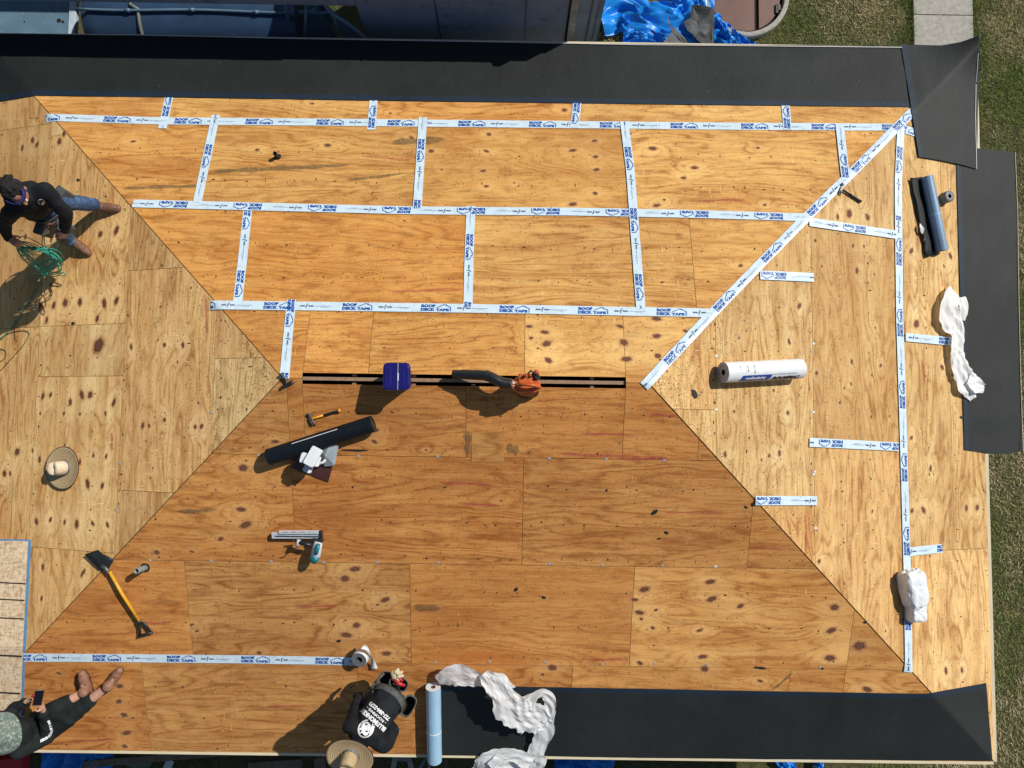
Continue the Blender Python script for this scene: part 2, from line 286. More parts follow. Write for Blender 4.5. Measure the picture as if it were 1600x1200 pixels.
# ------------------------------------------------------------------ object helpers
def tag(o, label=None, cat=None, group=None, kind=None):
    if label: o['label'] = label
    if cat: o['category'] = cat
    if group: o['group'] = group
    if kind: o['kind'] = kind
    return o
def thing(name, label, cat, M=None, group=None):
    o = bpy.data.objects.new(name, None); COL.objects.link(o); o.empty_display_size = 0.1
    if M is not None: o.matrix_world = M
    return tag(o, label, cat, group)
def frame(p0, p1, h=0.0):
    """origin on the roof at pixel p0, x axis along the deck towards pixel p1, z out of the deck"""
    a = P(*p0); b = P(*p1); n = normal_at(a); x = (b - a); x = (x - n * x.dot(n)).normalized(); y = n.cross(x)
    M = Matrix((x, y, n)).transposed().to_4x4(); M.translation = a + n * h
    return M
def plen(p0, p1): return (P(*p0) - P(*p1)).length
class G:
    def __init__(s): s.v = []; s.f = []; s.m = []; s.sm = []; s.mats = []; s.kr = {}
    def mi(s, m):
        if m not in s.mats: s.mats.append(m)
        return s.mats.index(m)
    def add(s, vs, fs, m, smooth=False, kr=None):
        o = len(s.v); s.v += [tuple(v) for v in vs]
        i = s.mi(m)
        for f in fs: s.f.append([a + o for a in f]); s.m.append(i); s.sm.append(smooth)
        if kr is not None:
            for j, r in enumerate(kr): s.kr[o + j] = r
        return s
    def box(s, c, sz, m, R=None, taper=1.0):
        vs = []
        for z in (-1, 1):
            for x, y in ((-1, -1), (1, -1), (1, 1), (-1, 1)):
                k = taper if z > 0 else 1
                p = Vector((x * sz[0] / 2 * k, y * sz[1] / 2 * k, z * sz[2] / 2))
                if R is not None: p = R @ p
                vs.append(p + Vector(c))
        return s.add(vs, [(3, 2, 1, 0), (4, 5, 6, 7), (0, 1, 5, 4), (1, 2, 6, 5), (2, 3, 7, 6), (3, 0, 4, 7)], m)
    def prism(s, poly, z0, z1, m, R=None):
        n = len(poly)
        if sum(poly[i][0] * poly[(i + 1) % n][1] - poly[(i + 1) % n][0] * poly[i][1] for i in range(n)) < 0: poly = poly[::-1]
        vs = [Vector((x, y, z0)) for x, y in poly] + [Vector((x, y, z1)) for x, y in poly]
        if R is not None: vs = [R @ v for v in vs]
        return s.add(vs, [list(range(n))[::-1], list(range(n, 2 * n))] + [(i, (i + 1) % n, n + (i + 1) % n, n + i) for i in range(n)], m)
    def tube(s, pts, rad, m, n=10, caps=True, flat=1.0, smooth=True):
        pts = [Vector(p) for p in pts]
        if not hasattr(rad, '__len__'): rad = [rad] * len(pts)
        up = None; vs = []; fs = []
        for i, p in enumerate(pts):
            t = (pts[min(i + 1, len(pts) - 1)] - pts[max(i - 1, 0)]).normalized()
            if up is None: up = t.orthogonal().normalized()
            up = (up - t * up.dot(t)); up = up.normalized() if up.length > 1e-6 else t.orthogonal().normalized()
            b = t.cross(up)
            for k in range(n):
                a = 2 * math.pi * k / n; vs.append(p + (up * math.cos(a) + b * math.sin(a) * flat) * rad[i])
        for i in range(len(pts) - 1):
            for k in range(n):
                fs.append((i * n + k, i * n + (k + 1) % n, (i + 1) * n + (k + 1) % n, (i + 1) * n + k))
        s.add(vs, fs, m, smooth)
        if caps:
            o = len(s.v) - len(vs)
            for idx in (list(range(n))[::-1], list(range(len(vs) - n, len(vs)))):
                s.f.append([a + o for a in idx]); s.m.append(s.mi(m)); s.sm.append(False)
        return s
    def lathe(s, prof, m, n=24, c=(0, 0, 0), R=None, sx=1, sy=1, smooth=True, kr=None):
        vs = []; ks = []
        for j, (r, z) in enumerate(prof):
            for k in range(n):
                a = 2 * math.pi * k / n; p = Vector((r * math.cos(a) * sx, r * math.sin(a) * sy, z))
                if R is not None: p = R @ p
                vs.append(p + Vector(c)); ks.append(kr[j] if kr else 0)
        fs = [(j * n + k, j * n + (k + 1) % n, (j + 1) * n + (k + 1) % n, (j + 1) * n + k) for j in range(len(prof) - 1) for k in range(n)]
        return s.add(vs, fs, m, smooth, ks if kr else None)
    def build(s, name, parent=None, bevel=0.0, solid=0.0, **tg):
        me = bpy.data.meshes.new(name); me.from_pydata(s.v, [], s.f)
        for m in s.mats: me.materials.append(m)
        me.polygons.foreach_set('material_index', s.m); me.polygons.foreach_set('use_smooth', s.sm)
        if s.kr:
            at = me.attributes.new('kr', 'FLOAT', 'POINT')
            for i, r in s.kr.items(): at.data[i].value = r
        o = bpy.data.objects.new(name, me); COL.objects.link(o)
        if parent is not None: o.parent = parent
        if solid:
            md = o.modifiers.new('thick', 'SOLIDIFY'); md.thickness = solid; md.offset = 0
        if bevel:
            md = o.modifiers.new('bevel', 'BEVEL'); md.width = bevel; md.segments = 2; md.limit_method = 'ANGLE'; md.angle_limit = math.radians(40)
        if tg: tag(o, **tg)
        return o
def RotXYZ(x=0, y=0, z=0): return Euler((math.radians(x), math.radians(y), math.radians(z)), 'XYZ').to_matrix()
_dg = None
def eval_mesh(o):
    dg = bpy.context.evaluated_depsgraph_get(); dg.update()
    return bpy.data.meshes.new_from_object(o.evaluated_get(dg))
def text_2d(body, size, bold=0.0, shear=0.0, width=None):
    """flat triangulated lettering, lower left corner at the origin"""
    c = bpy.data.curves.new('t', 'FONT'); c.body = body; c.size = size; c.offset = bold * size; c.shear = shear
    c.resolution_u = 2; c.fill_mode = 'FRONT'
    o = bpy.data.objects.new('t', c); COL.objects.link(o)
    me = eval_mesh(o); vs = np.array([v.co[:2] for v in me.vertices]); fs = [list(p.vertices) for p in me.polygons]
    bpy.data.objects.remove(o); bpy.data.curves.remove(c); bpy.data.meshes.remove(me)
    vs = vs - vs.min(0)
    if width: vs[:, 0] *= width / vs[:, 0].max()
    return vs, fs
def spline(pts, n):
    """Catmull-Rom through the points, n samples per span"""
    pts = [Vector(p) for p in pts]; q = [pts[0] * 2 - pts[1]] + pts + [pts[-1] * 2 - pts[-2]]; out = []
    for i in range(1, len(q) - 2):
        for k in range(n):
            t = k / n; a, b, c, d = q[i - 1], q[i], q[i + 1], q[i + 2]
            out.append(0.5 * ((2 * b) + (c - a) * t + (2 * a - 5 * b + 4 * c - d) * t * t + (3 * b - a - 3 * c + d) * t ** 3))
    out.append(pts[-1]); return out
# ------------------------------------------------------------------ setting
g = G(); g.add([(-60, -60, GZ), (60, -60, GZ), (60, 60, GZ), (-60, 60, GZ)], [(0, 1, 2, 3)], M_GROUND)
g.build('ground', kind='structure', label='dry patchy lawn soil around the house')
def grass():
    N = 150000
    x = np.concatenate([rng.uniform(0.6, 9.6, N // 3), rng.uniform(6.0, 9.6, N - N // 3)])
    y = np.concatenate([rng.uniform(4.5, 7.6, N // 3), rng.uniform(-6.8, 7.4, N - N // 3)])
    wx0, wx1 = onz(1425, 20, GZ).x, onz(1517, 20, GZ).x
    keep = ~((x > wx0 + 0.02) & (x < wx1 - 0.02) & (y > 3))
    c = onz(1166, -8, GZ + .1); keep &= ((x - c.x) ** 2 + (y - c.y) ** 2) > 0.62 ** 2
    x, y = x[keep], y[keep]; n = len(x)
    pat = np.array([noise.noise(Vector((a * 0.8, b * 0.8, 3.3))) + 0.5 * noise.noise(Vector((a * 3, b * 3, 1))) for a, b in zip(x, y)])
    dry = np.clip((pat + 0.38) * 1.6 + rng.normal(0, .28, n), 0, 1)
    edge = np.exp(-np.minimum(abs(x - wx0), abs(x - wx1)) / 0.1) * (y > 4)
    edge = np.maximum(edge, np.exp(-abs(x - 6.5 - 0) / 0.15) * (y < 4) * .4)
    dry = np.clip(dry - edge, 0, 1)
    h = rng.uniform(0.025, 0.07, n) * (1 + edge); az = rng.uniform(0, 2 * np.pi, n); lean = rng.uniform(0.02, 0.075, n)
    w = rng.uniform(0.003, 0.0065, n)
    dx, dy = np.cos(az), np.sin(az)
    V = np.zeros((n, 3, 3)); V[:, 0] = np.c_[x - dy * w, y + dx * w, np.full(n, GZ)]; V[:, 1] = np.c_[x + dy * w, y - dx * w, np.full(n, GZ)]
    V[:, 2] = np.c_[x + dx * lean, y + dy * lean, GZ + h]
    me = bpy.data.meshes.new('grass'); me.vertices.add(3 * n); me.vertices.foreach_set('co', V.ravel())
    me.loops.add(3 * n); me.loops.foreach_set('vertex_index', np.arange(3 * n)); me.polygons.add(n)
    me.polygons.foreach_set('loop_start', np.arange(0, 3 * n, 3)); me.polygons.foreach_set('loop_total', np.full(n, 3)); me.update()
    gr = np.array([0.19, 0.235, 0.065]); dr = np.array([0.52, 0.44, 0.27])
    cc = gr * (1 - dry[:, None]) + dr * dry[:, None]; cc *= rng.uniform(0.6, 1.9, n)[:, None]
    at = me.attributes.new('gcol', 'FLOAT_COLOR', 'POINT')
    at.data.foreach_set('color', np.repeat(np.c_[cc, np.ones(n)], 3, axis=0).ravel())
    me.materials.append(M_GRASS); o = bpy.data.objects.new('grass', me); COL.objects.link(o)
    tag(o, 'patchy green and straw coloured grass beside the house', 'grass', kind='stuff')
grass()
def walkway():
    a, b = onz(1425, 20, GZ), onz(1517, 20, GZ); jy = onz(1470, 26, GZ).y
    g = G(); w = b.x - a.x; cx = (a.x + b.x) / 2
    for k in range(-2, 4):
        y0 = jy + k * 0.93
        g.box((cx, y0 + 0.465, GZ + 0.015), (w, 0.918, 0.07), M_CONC)
    g.build('path', bevel=0.006, kind='structure', label='pale concrete slab path between the grass')
walkway()
# ------------------------------------------------------------------ the house
house = thing('house', 'hip roofed house with bare plywood roof deck', 'house', Matrix.Translation((0, 0, GZ)))
HI = Matrix.Translation((0, 0, GZ)).inverted()
def hb(g, name, **k):
    o = g.build(name, **k); o.parent = house; o.matrix_parent_inverse = HI; return o
def side_fn(F):
    """(u,d) in the slope plane -> world, for each roof face"""
    c, s = CT, T * CT
    return {'T': lambda u, d: (u, d * c, -d * s), 'B': lambda u, d: (u, -d * c, -d * s),
            'R': lambda u, d: (RL / 2 + d * c, u, -d * s), 'L': lambda u, d: (-RL / 2 - d * c, u, -d * s)}[F]
DE = W / CT
def uv_of(p, F):
    if F == 'T': return p.x, p.y / CT
    if F == 'B': return p.x, -p.y / CT
    if F == 'R': return p.y, (p.x - RL / 2) / CT
    return p.y, (-p.x - RL / 2) / CT
def face_of(p):
    if abs(p.y) > abs(p.x) - RL / 2: return 'T' if p.y > 0 else 'B'
    return 'R' if p.x > 0 else 'L'
def clip(poly, a, b, c):   # keep a*u+b*d+c>=0
    out = []
    for i in range(len(poly)):
        p, q = poly[i], poly[(i + 1) % len(poly)]; fp = a * p[0] + b * p[1] + c; fq = a * q[0] + b * q[1] + c
        if fp >= 0: out.append(p)
        if (fp >= 0) != (fq >= 0):
            t = fp / (fp - fq); out.append((p[0] + (q[0] - p[0]) * t, p[1] + (q[1] - p[1]) * t))
    return out
KNOTS = [  # px, py, size px (length), lone dark or not
 (160,173,3),(100,209,9),(208,221,7),(218,188,4),(402,234,7),(488,162,6),(512,227,10),(610,177,5),(643,215,7),(674,236,9),(764,210,8),(760,236,8),(755,267,8),(760,291,7),(690,265,4),
 (882,172,9),(895,235,10),(929,220,8),(931,245,8),(932,265,9),(895,319,11),(930,302,8),(985,209,5),(1085,262,10),(1068,278,8),(1020,232,12),(1184,231,6),(1026,321,10),(1038,312,5),(1195,320,6),
 (827,510,8),(851,519,10),(854,537,13),(857,563,11),(969,510,9),(975,535,13),(979,561,13),(1026,498,12),(1026,525,11),(1028,556,10),(830,528,6),(1071,517,7),(1157,415,7),
 (1309,339,8),(1327,334,14),(1356,340,10),(1274,376,6),(1333,384,6),(1350,385,5),(1339,423,9),(1424,392,10),(1485,400,10),(1475,416,5),(1249,478,9),(1233,534,8),(1432,506,14),(1472,574,9),(1331,565,7),(1276,583,7),
 (1330,600,5),(1376,571,6),(1147,643,5),(1133,710,8),(1209,610,5),(1231,645,7),(1218,708,8),(1202,712,6),(1424,684,7),(1454,732,8),(1425,798,8),(1443,797,11),(1510,794,9),(1527,793,10),(1363,799,5),(1280,877,7),
 (1478,1048,10),(1503,1047,8),(1390,650,4),(1510,640,4),
 (1304,949,14),(1299,985,14),(1297,1028,16),(1343,1009,20),(1355,1077,14),(1110,909,13),(1112,936,14),(1098,1026,12),(1101,1045,13),(1157,947,10),(1007,921,14),(992,937,9),(999,957,12),(1002,967,6),(1020,981,7),(1093,985,8),(863,1043,14),(848,1054,6),(1188,1064,8),(1000,1036,9),(1025,953,6),
 (602,937,13),(590,945,5),(604,1021,13),(557,977,12),(541,992,15),(539,904,14),(540,969,4),(555,889,14),(430,690,9),(586,672,10),(585,690,8),(425,725,6),(405,1020,8),(380,731,14),(377,796,12),(384,820,16),(245,863,9),(300,862,6),(92,1052,7),(187,1072,11),(186,1096,10),(194,1117,11),(198,1145,13),(195,1166,9),(208,1122,5),(300,976,6),(308,986,6),
 (58,226,9),(35,231,9),(51,219,10),(93,221,11),(157,366,11),(182,360,13),(84,477,11),(102,473,13),(125,472,12),(163,474,13),(182,470,12),(73,500,9),(64,480,14),(152,498,10),(154,540,26),(205,542,8),(257,539,7),(286,539,8),(40,370,8),(80,375,7),
 (67,619,10),(79,617,8),(110,628,10),(128,617,13),(141,617,12),(178,629,11),(63,646,5),(100,646,6),(125,647,5),(165,646,6),(27,706,13),(51,704,6),(7,740,11),(16,740,7),(62,718,9),(125,722,8),(146,712,6),(166,713,7),(137,756,13),(160,759,9),(57,815,10),(79,812,8),(101,816,7),(120,819,12),(145,818,8),(168,820,8),(257,656,7),(233,665,6),(305,667,7),(315,666,8),(223,665,9),(67,886,9),(131,893,8),(65,935,7),(128,898,7),(345,842,9)]
KN = []
for kx, ky, ks in KNOTS:
    p = P(kx, ky); F = face_of(p); u, d = uv_of(p, F); KN.append((F, u, d, ks * 0.0071, random.uniform(-0.35, 0.35)))
for F, n in (('T', 26), ('B', 40), ('R', 26), ('L', 22)):     # small pin knots elsewhere
    for _ in range(n):
        d = random.uniform(0.2, DE); u = random.uniform(-RL / 2 - d, RL / 2 + d) if F in 'TB' else random.uniform(-d, d)
        KN.append((F, u, d, random.uniform(0.012, 0.03), random.uniform(-.4, .4)))
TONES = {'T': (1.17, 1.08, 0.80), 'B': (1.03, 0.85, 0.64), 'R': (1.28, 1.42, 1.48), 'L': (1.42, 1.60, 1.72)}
def roof_face(F, rows, label):
    """rows: list of (d0, d1, [seam u ...]); every sheet clipped to the hip lines, split into 4 cm cells"""
    fn = side_fn(F); a = RL / 2 if F in 'TB' else 0.0
    kf = np.array([(u, d, s) for f, u, d, s, _ in KN if f == F])
    V = []; FA = []; MI = []; GV = []; BU = []; TO = []
    slot = F in 'TB'
    def emit(poly, gv, tone, lift=0.0):
        o = len(V)
        for (u, d) in poly:
            x, y, z = fn(u, d); V.append((x, y, z + lift)); GV.append((u + gv[0], d + gv[1], gv[2])); TO.append((*tone, 1))
        FA.append(list(range(o, o + len(poly)))); MI.append(0)
    def sheet(rect, tone, lift=0.0, gap=0.0022):
        u0, u1, d0, d1 = rect; seed = random.uniform(0, 40); off = (random.uniform(0, 30), random.uniform(0, 30), seed)
        full = [(u0 + gap, d0 + gap), (u1 - gap, d0 + gap), (u1 - gap, d1 - gap * (d1 < DE - .01)), (u0 + gap, d1 - gap * (d1 < DE - .01))]
        hx = {'R': 0.011, 'T': 0.009, 'B': 0.0075, 'L': 0.005}[F]
        poly = clip(clip(full, 1, 1 / 1 * CT, a - hx), -1, CT, a - hx)
        if len(poly) < 3: return
        us = [p[0] for p in poly]; ds = [p[1] for p in poly]; st = 0.04
        nu = int(math.ceil((max(us) - min(us)) / st)); nd = int(math.ceil((max(ds) - min(ds)) / st))
        def inside(u, d): return full[0][0] - 1e-9 <= u <= full[1][0] + 1e-9 and full[0][1] - 1e-9 <= d <= full[2][1] + 1e-9 and u + CT * d + a - hx >= 0 and -u + CT * d + a - hx >= 0
        for i in range(nu):
            for j in range(nd):
                p0, p1 = min(us) + i * st, min(min(us) + (i + 1) * st, max(us)); q0, q1 = min(ds) + j * st, min(min(ds) + (j + 1) * st, max(ds))
                c = [(p0, q0), (p1, q0), (p1, q1), (p0, q1)]
                if not all(inside(*q) for q in c):
                    c = clip(clip(c, 1, CT, a - hx), -1, CT, a - hx)
                    if len(c) < 3: continue
                emit(c, off, tone, lift)
        # cut edges around the sheet
        n = len(poly)
        for i in range(n):
            p, q = poly[i], poly[(i + 1) % n]; o = len(V)
            for (uu, dd), dz in ((p, 0), (q, 0), (q, -.012), (p, -.012)):
                x, y, z = fn(uu, dd); V.append((x, y, z + lift + dz)); GV.append((uu, dd, 0)); TO.append((*tone, 1))
            FA.append([o + 3, o + 2, o + 1, o]); MI.append(1)
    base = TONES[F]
    for (d0, d1, seams) in rows:
        lo, hi = -a - d1 - 0.1, a + d1 + 0.1
        e = [lo] + sorted(s for s in seams if lo < s < hi) + [hi]
        for u0, u1 in zip(e[:-1], e[1:]):
            k = random.uniform(0.88, 1.06); wv = random.uniform(-0.06, 0.05)
            um, dm = (max(u0, -a - d1) + min(u1, a + d1)) / 2, (d0 + d1) / 2
            ex = (1, 1, 1)
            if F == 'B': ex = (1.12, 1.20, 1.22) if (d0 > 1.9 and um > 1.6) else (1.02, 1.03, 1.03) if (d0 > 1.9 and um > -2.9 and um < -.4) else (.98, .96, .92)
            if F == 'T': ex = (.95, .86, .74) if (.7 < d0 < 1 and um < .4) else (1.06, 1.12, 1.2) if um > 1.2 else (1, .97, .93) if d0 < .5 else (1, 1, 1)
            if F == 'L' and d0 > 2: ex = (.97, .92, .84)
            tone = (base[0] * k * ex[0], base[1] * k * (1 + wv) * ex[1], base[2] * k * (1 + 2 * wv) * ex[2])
            if slot and d0 == 0:
                s0, s1 = SLOT; gw = 0.058
                for r in ((u0, min(u1, s0), 0.0, d1), (max(u0, s0), min(u1, s1), gw, d1), (max(u0, s1), u1, 0.0, d1)):
                    if r[1] - r[0] > 0.02:
                        g0 = 0.0 if (r[0] > lo and r[0] in (s0, s1)) else 0.0032
                        sheet(r, tone)
            else: sheet((u0, u1, d0, d1), tone)
    if F == 'B':   # square patch let into the deck
        u0, dd0 = uv_of(P(737, 675), 'B'); u1, dd1 = uv_of(P(787, 723), 'B')
        sheet((u0, u1, dd0, dd1), (0.98, 0.86, 0.66), 0.004, 0.0)
    V = np.array(V); GV = np.array(GV); BU = np.zeros(len(V))
    # knots bend the grain
    un = {'T': (V[:, 0], V[:, 1] / CT), 'B': (V[:, 0], -V[:, 1] / CT), 'R': (V[:, 1], (V[:, 0] - RL / 2) / CT), 'L': (V[:, 1], (-V[:, 0] - RL / 2) / CT)}[F]
    for ku, kd, ks in kf:
        du = (un[0] - ku) / (ks * 1.7 + .05); dv = (un[1] - kd) / (ks * 0.95 + .025); BU += np.exp(-(du * du + dv * dv)) * min(1.0, ks / 0.05)
    g = G(); V = [tuple(v) for v in V]
    nv0 = len(V); g.v = V; g.f = FA; g.mats = [M_WOOD, M_CUT]; g.m = MI; g.sm = [False] * len(FA)
    # knot discs
    for f, ku, kd, ks, ro in KN:
        if f != F or abs(ku) > a + kd * CT - .03 or kd > DE - .03 or kd < .08: continue
        vs = []; kr = []; nseg = 14; w = ks * 1.05; hh = ks * 0.66; ph = random.uniform(0, 6)
        for ri, r in enumerate((0, .5, 1.0)):
            for q in range(nseg if ri else 1):
                an = 2 * math.pi * q / nseg; wob = 1 + 0.14 * math.sin(2 * an + ph) + 0.09 * math.sin(5 * an + ph * 2)
                uu = math.cos(an) * r * w * wob; vv = math.sin(an) * r * hh * wob
                x, y, z = fn(ku + uu * math.cos(ro) - vv * math.sin(ro), kd + uu * math.sin(ro) + vv * math.cos(ro)); vs.append((x, y, z + 0.0016)); kr.append(r)
        fs = [(0, 1 + q, 1 + (q + 1) % nseg) for q in range(nseg)] + [(1 + q, 1 + nseg + q, 1 + nseg + (q + 1) % nseg, 1 + (q + 1) % nseg) for q in range(nseg)]
        if F in 'TR': pass
        g.add(vs, fs, M_KNOT, False, kr)
    # chalk lines and grey stains
    for (x0, y0, x1, y1, wd_, mm) in MARKS:
        p, q = P(x0, y0), P(x1, y1)
        if face_of((p + q) / 2) != F: continue
        u0, e0 = uv_of(p, F); u1, e1 = uv_of(q, F); L_ = math.hypot(u1 - u0, e1 - e0); n = max(4, int(L_ / .12)); vs = []; kr = []
        tx, ty = (u1 - u0) / L_, (e1 - e0) / L_
        for i in range(n + 1):
            t = i / n
            for v, k_ in ((-1, 1.0), (-.3, .2), (.3, .2), (1, 1.0)):
                wob = 0.004 * math.sin(i * 1.7 + x0)
                ww = wd_ * .0072 / 2 * (1 + .3 * math.sin(i * 2.3)) * (0.35 + 0.65 * math.sin(math.pi * min(1, max(0, .08 + t * .92))) ** .5 if mm is M_GREYST else 1)
                x, y, z = fn(u0 + (u1 - u0) * t - ty * (v * ww + wob), e0 + (e1 - e0) * t + tx * (v * ww + wob)); vs.append((x, y, z + .0022)); kr.append(1.0 if i in (0, n) else k_)
        fs = [(i * 4 + j, i * 4 + j + 1, i * 4 + 5 + j, i * 4 + 4 + j) for i in range(n) for j in range(3)]
        g.add(vs, fs, mm, False, kr)
    # rows of old nail marks and loose flecks
    fl = []
    for d in np.arange(0.35, DE, 0.405):
        u = -a - d
        while u < a + d:
            for _q in range(random.choice((0, 0, 1, 2))): fl.append((u + random.gauss(0, .05), d + random.gauss(0, .03), random.uniform(.003, .007)))
            if random.random() < 0.8: fl.append((u + random.gauss(0, .012), d + random.gauss(0, .014), random.uniform(.005, .0135)))
            u += random.choice((.12, .2, .24, .24))
    for _ in range(2600): d = random.uniform(.1, DE); fl.append((random.uniform(-a - d, a + d), d, random.uniform(.0018, .006)))
    for _ in range(110):
        d = random.uniform(.4, DE); u = random.uniform(-a - d, a + d)
        for _ in range(14): fl.append((u + random.gauss(0, .12), d + random.gauss(0, .06), random.uniform(.002, .005)))
    for u, d, r in fl:
        if abs(u) > a + d * CT - .03 or d > DE - .03 or (slot and d < .09): continue
        n = random.choice((3, 4, 5)); ph = random.uniform(0, 6); st = random.uniform(.5, 1.7); vs = []
        for q in range(n):
            an = ph + q * 2 * math.pi / n; rr = r * random.uniform(.7, 1.25)
            x, y, z = fn(u + rr * st * math.cos(an), d + rr / st * math.sin(an)); vs.append((x, y, z + 0.0026))
        g.add(vs, [tuple(range(n))], M_FLECK)
    me = bpy.data.meshes.new('roof_deck'); me.from_pydata(g.v, [], g.f)
    for m in g.mats: me.materials.append(m)
    me.polygons.foreach_set('material_index', g.m)
    n = len(g.v)
    A = np.zeros((n, 3)); A[:nv0] = GV; at = me.attributes.new('gvec', 'FLOAT_VECTOR', 'POINT'); at.data.foreach_set('vector', A.ravel())
    B_ = np.zeros(n); B_[:nv0] = BU; at = me.attributes.new('bump', 'FLOAT', 'POINT'); at.data.foreach_set('value', B_)
    Cc = np.ones((n, 4)); Cc[:nv0] = np.array(TO); at = me.attributes.new('tone', 'FLOAT_COLOR', 'POINT'); at.data.foreach_set('color', Cc.ravel())
    K = np.zeros(n)
    for i, r in g.kr.items(): K[i] = r
    at = me.attributes.new('kr', 'FLOAT', 'POINT'); at.data.foreach_set('value', K)
    o = bpy.data.objects.new('roof_deck', me); COL.objects.link(o); o.parent = house; o.matrix_parent_inverse = HI; o['label'] = label
    return o
SLOT = (P(472, 592).x, P(978, 598).x)
MARKS = [(560,244,650,250,3,M_PINK),(612,455,725,453,4,M_PINK),(1085,314,1165,312,5,M_PINK),(905,677,995,680,4,M_PINK),(870,709,1050,716,5,M_PINK),(685,754,772,757,5,M_PINK),(715,787,785,790,5,M_PINK),(1030,800,1130,801,4,M_PINK),(1170,856,1225,858,3,M_PINK),(1015,648,1060,650,5,M_PINK),
 (1258,795,1260,870,3,M_PINK),(1254,480,1257,560,3,M_PINK),(1440,560,1446,600,3,M_PINK),(322,460,323,525,5,M_PINK),(175,675,175,705,6,M_PINK),(17,410,15,470,4,M_PINK),(105,1159,185,1154,4,M_PINK),(225,974,268,973,5,M_PINK),(415,1104,480,1103,4,M_PINK),(460,950,530,945,5,M_PINK),(1470,420,1473,450,3,M_PINK),(910,1031,980,1030,5,M_PINK),(45,185,62,184,3,M_PINK),(960,718,1045,716,4,M_PINK),
 (330,268,545,258,10,M_GREYST),(190,294,320,290,8,M_GREYST),(610,222,700,218,16,M_GREYST),(540,282,640,270,6,M_GREYST),(730,672,731,712,12,M_GREYST),(790,700,812,704,18,M_GREYST),(645,950,690,950,14,M_GREYST),(275,800,340,796,8,M_GREYST),(1205,1080,1240,1050,6,M_GREYST)]
def ux(px, py): return P(px, py).x
def yy(px, py): return P(px, py).y
a_, b_, r_ = 0.822, 0.80, 0.788
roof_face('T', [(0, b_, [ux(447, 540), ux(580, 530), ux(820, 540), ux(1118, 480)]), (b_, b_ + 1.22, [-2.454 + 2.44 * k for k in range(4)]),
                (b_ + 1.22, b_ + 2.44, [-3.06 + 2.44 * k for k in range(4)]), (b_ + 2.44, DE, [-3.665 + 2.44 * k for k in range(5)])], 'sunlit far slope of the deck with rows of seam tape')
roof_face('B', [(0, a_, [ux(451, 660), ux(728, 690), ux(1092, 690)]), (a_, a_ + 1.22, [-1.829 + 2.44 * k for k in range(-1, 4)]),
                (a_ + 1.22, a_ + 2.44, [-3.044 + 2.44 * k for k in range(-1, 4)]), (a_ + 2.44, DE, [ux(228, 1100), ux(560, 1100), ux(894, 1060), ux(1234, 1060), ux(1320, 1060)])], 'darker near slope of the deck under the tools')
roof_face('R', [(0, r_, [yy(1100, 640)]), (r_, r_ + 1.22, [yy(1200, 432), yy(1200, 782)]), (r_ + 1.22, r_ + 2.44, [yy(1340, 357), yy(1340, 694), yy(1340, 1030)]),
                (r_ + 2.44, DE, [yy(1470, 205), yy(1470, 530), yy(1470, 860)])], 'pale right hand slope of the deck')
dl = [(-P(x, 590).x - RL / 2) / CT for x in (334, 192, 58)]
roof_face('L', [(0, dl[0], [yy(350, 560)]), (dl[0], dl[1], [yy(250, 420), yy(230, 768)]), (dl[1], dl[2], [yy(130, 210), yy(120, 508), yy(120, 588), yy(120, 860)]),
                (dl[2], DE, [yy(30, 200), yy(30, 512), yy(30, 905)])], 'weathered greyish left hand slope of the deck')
# dark layer under the sheets, closed eaves, fascia boards, walls
def ring_pts(w, z): e = w - W; return [(-RL / 2 - w, -w, z), (RL / 2 + w, -w, z), (RL / 2 + w, w, z), (-RL / 2 - w, w, z)]
g = G(); dz = -0.016; s0, s1 = SLOT; gw = 0.06 * CT
ze = -T * W
E_ = [(-RL / 2 - W, -W, ze + dz), (RL / 2 + W, -W, ze + dz), (RL / 2 + W, W, ze + dz), (-RL / 2 - W, W, ze + dz)]
R0, R1 = (-RL / 2, 0, dz), (RL / 2, 0, dz)
S = [(s0, -gw, -gw * T + dz), (s1, -gw, -gw * T + dz), (s1, gw, -gw * T + dz), (s0, gw, -gw * T + dz)]
X0, X1 = (s0, 0, dz), (s1, 0, dz)
g.add(E_ + [R0, R1] + S + [X0, X1], [(0, 1, 5, 11, 7, 6, 10, 4), (2, 3, 4, 10, 9, 8, 11, 5), (1, 2, 5), (3, 0, 4), (6, 10, 4), (9, 4, 10)][:4], M_GAP)
hb(g, 'deck_underside')
g = G()
g.box(((s0 + s1) / 2, 0, -0.075), (s1 - s0 + 0.6, 0.036, 0.09), mat('ridge_lumber', (0.30, 0.19, 0.115), 0.8, scale=25, var=0.2))
hb(g, 'ridge_board')
x = s0 + 0.52
while x < s1:
    g = G(); zz = T * 0.7
    for sy in (-1, 1):
        ang = math.atan(T); g.box((x, sy * 0.33, -0.33 * T - 0.075), (0.038, 0.60 / CT, 0.09), MATS['ridge_lumber'], RotXYZ(x=-sy * math.degrees(ang)))
    hb(g, 'rafter'); x += 0.61
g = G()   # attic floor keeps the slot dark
g.add([(-RL / 2 - W + .3, -W + .3, ze - .25), (RL / 2 + W - .3, -W + .3, ze - .25), (RL / 2 + W - .3, W - .3, ze - .25), (-RL / 2 - W + .3, W - .3, ze - .25)], [(0, 1, 2, 3)], M_GAP); hb(g, 'attic_floor')
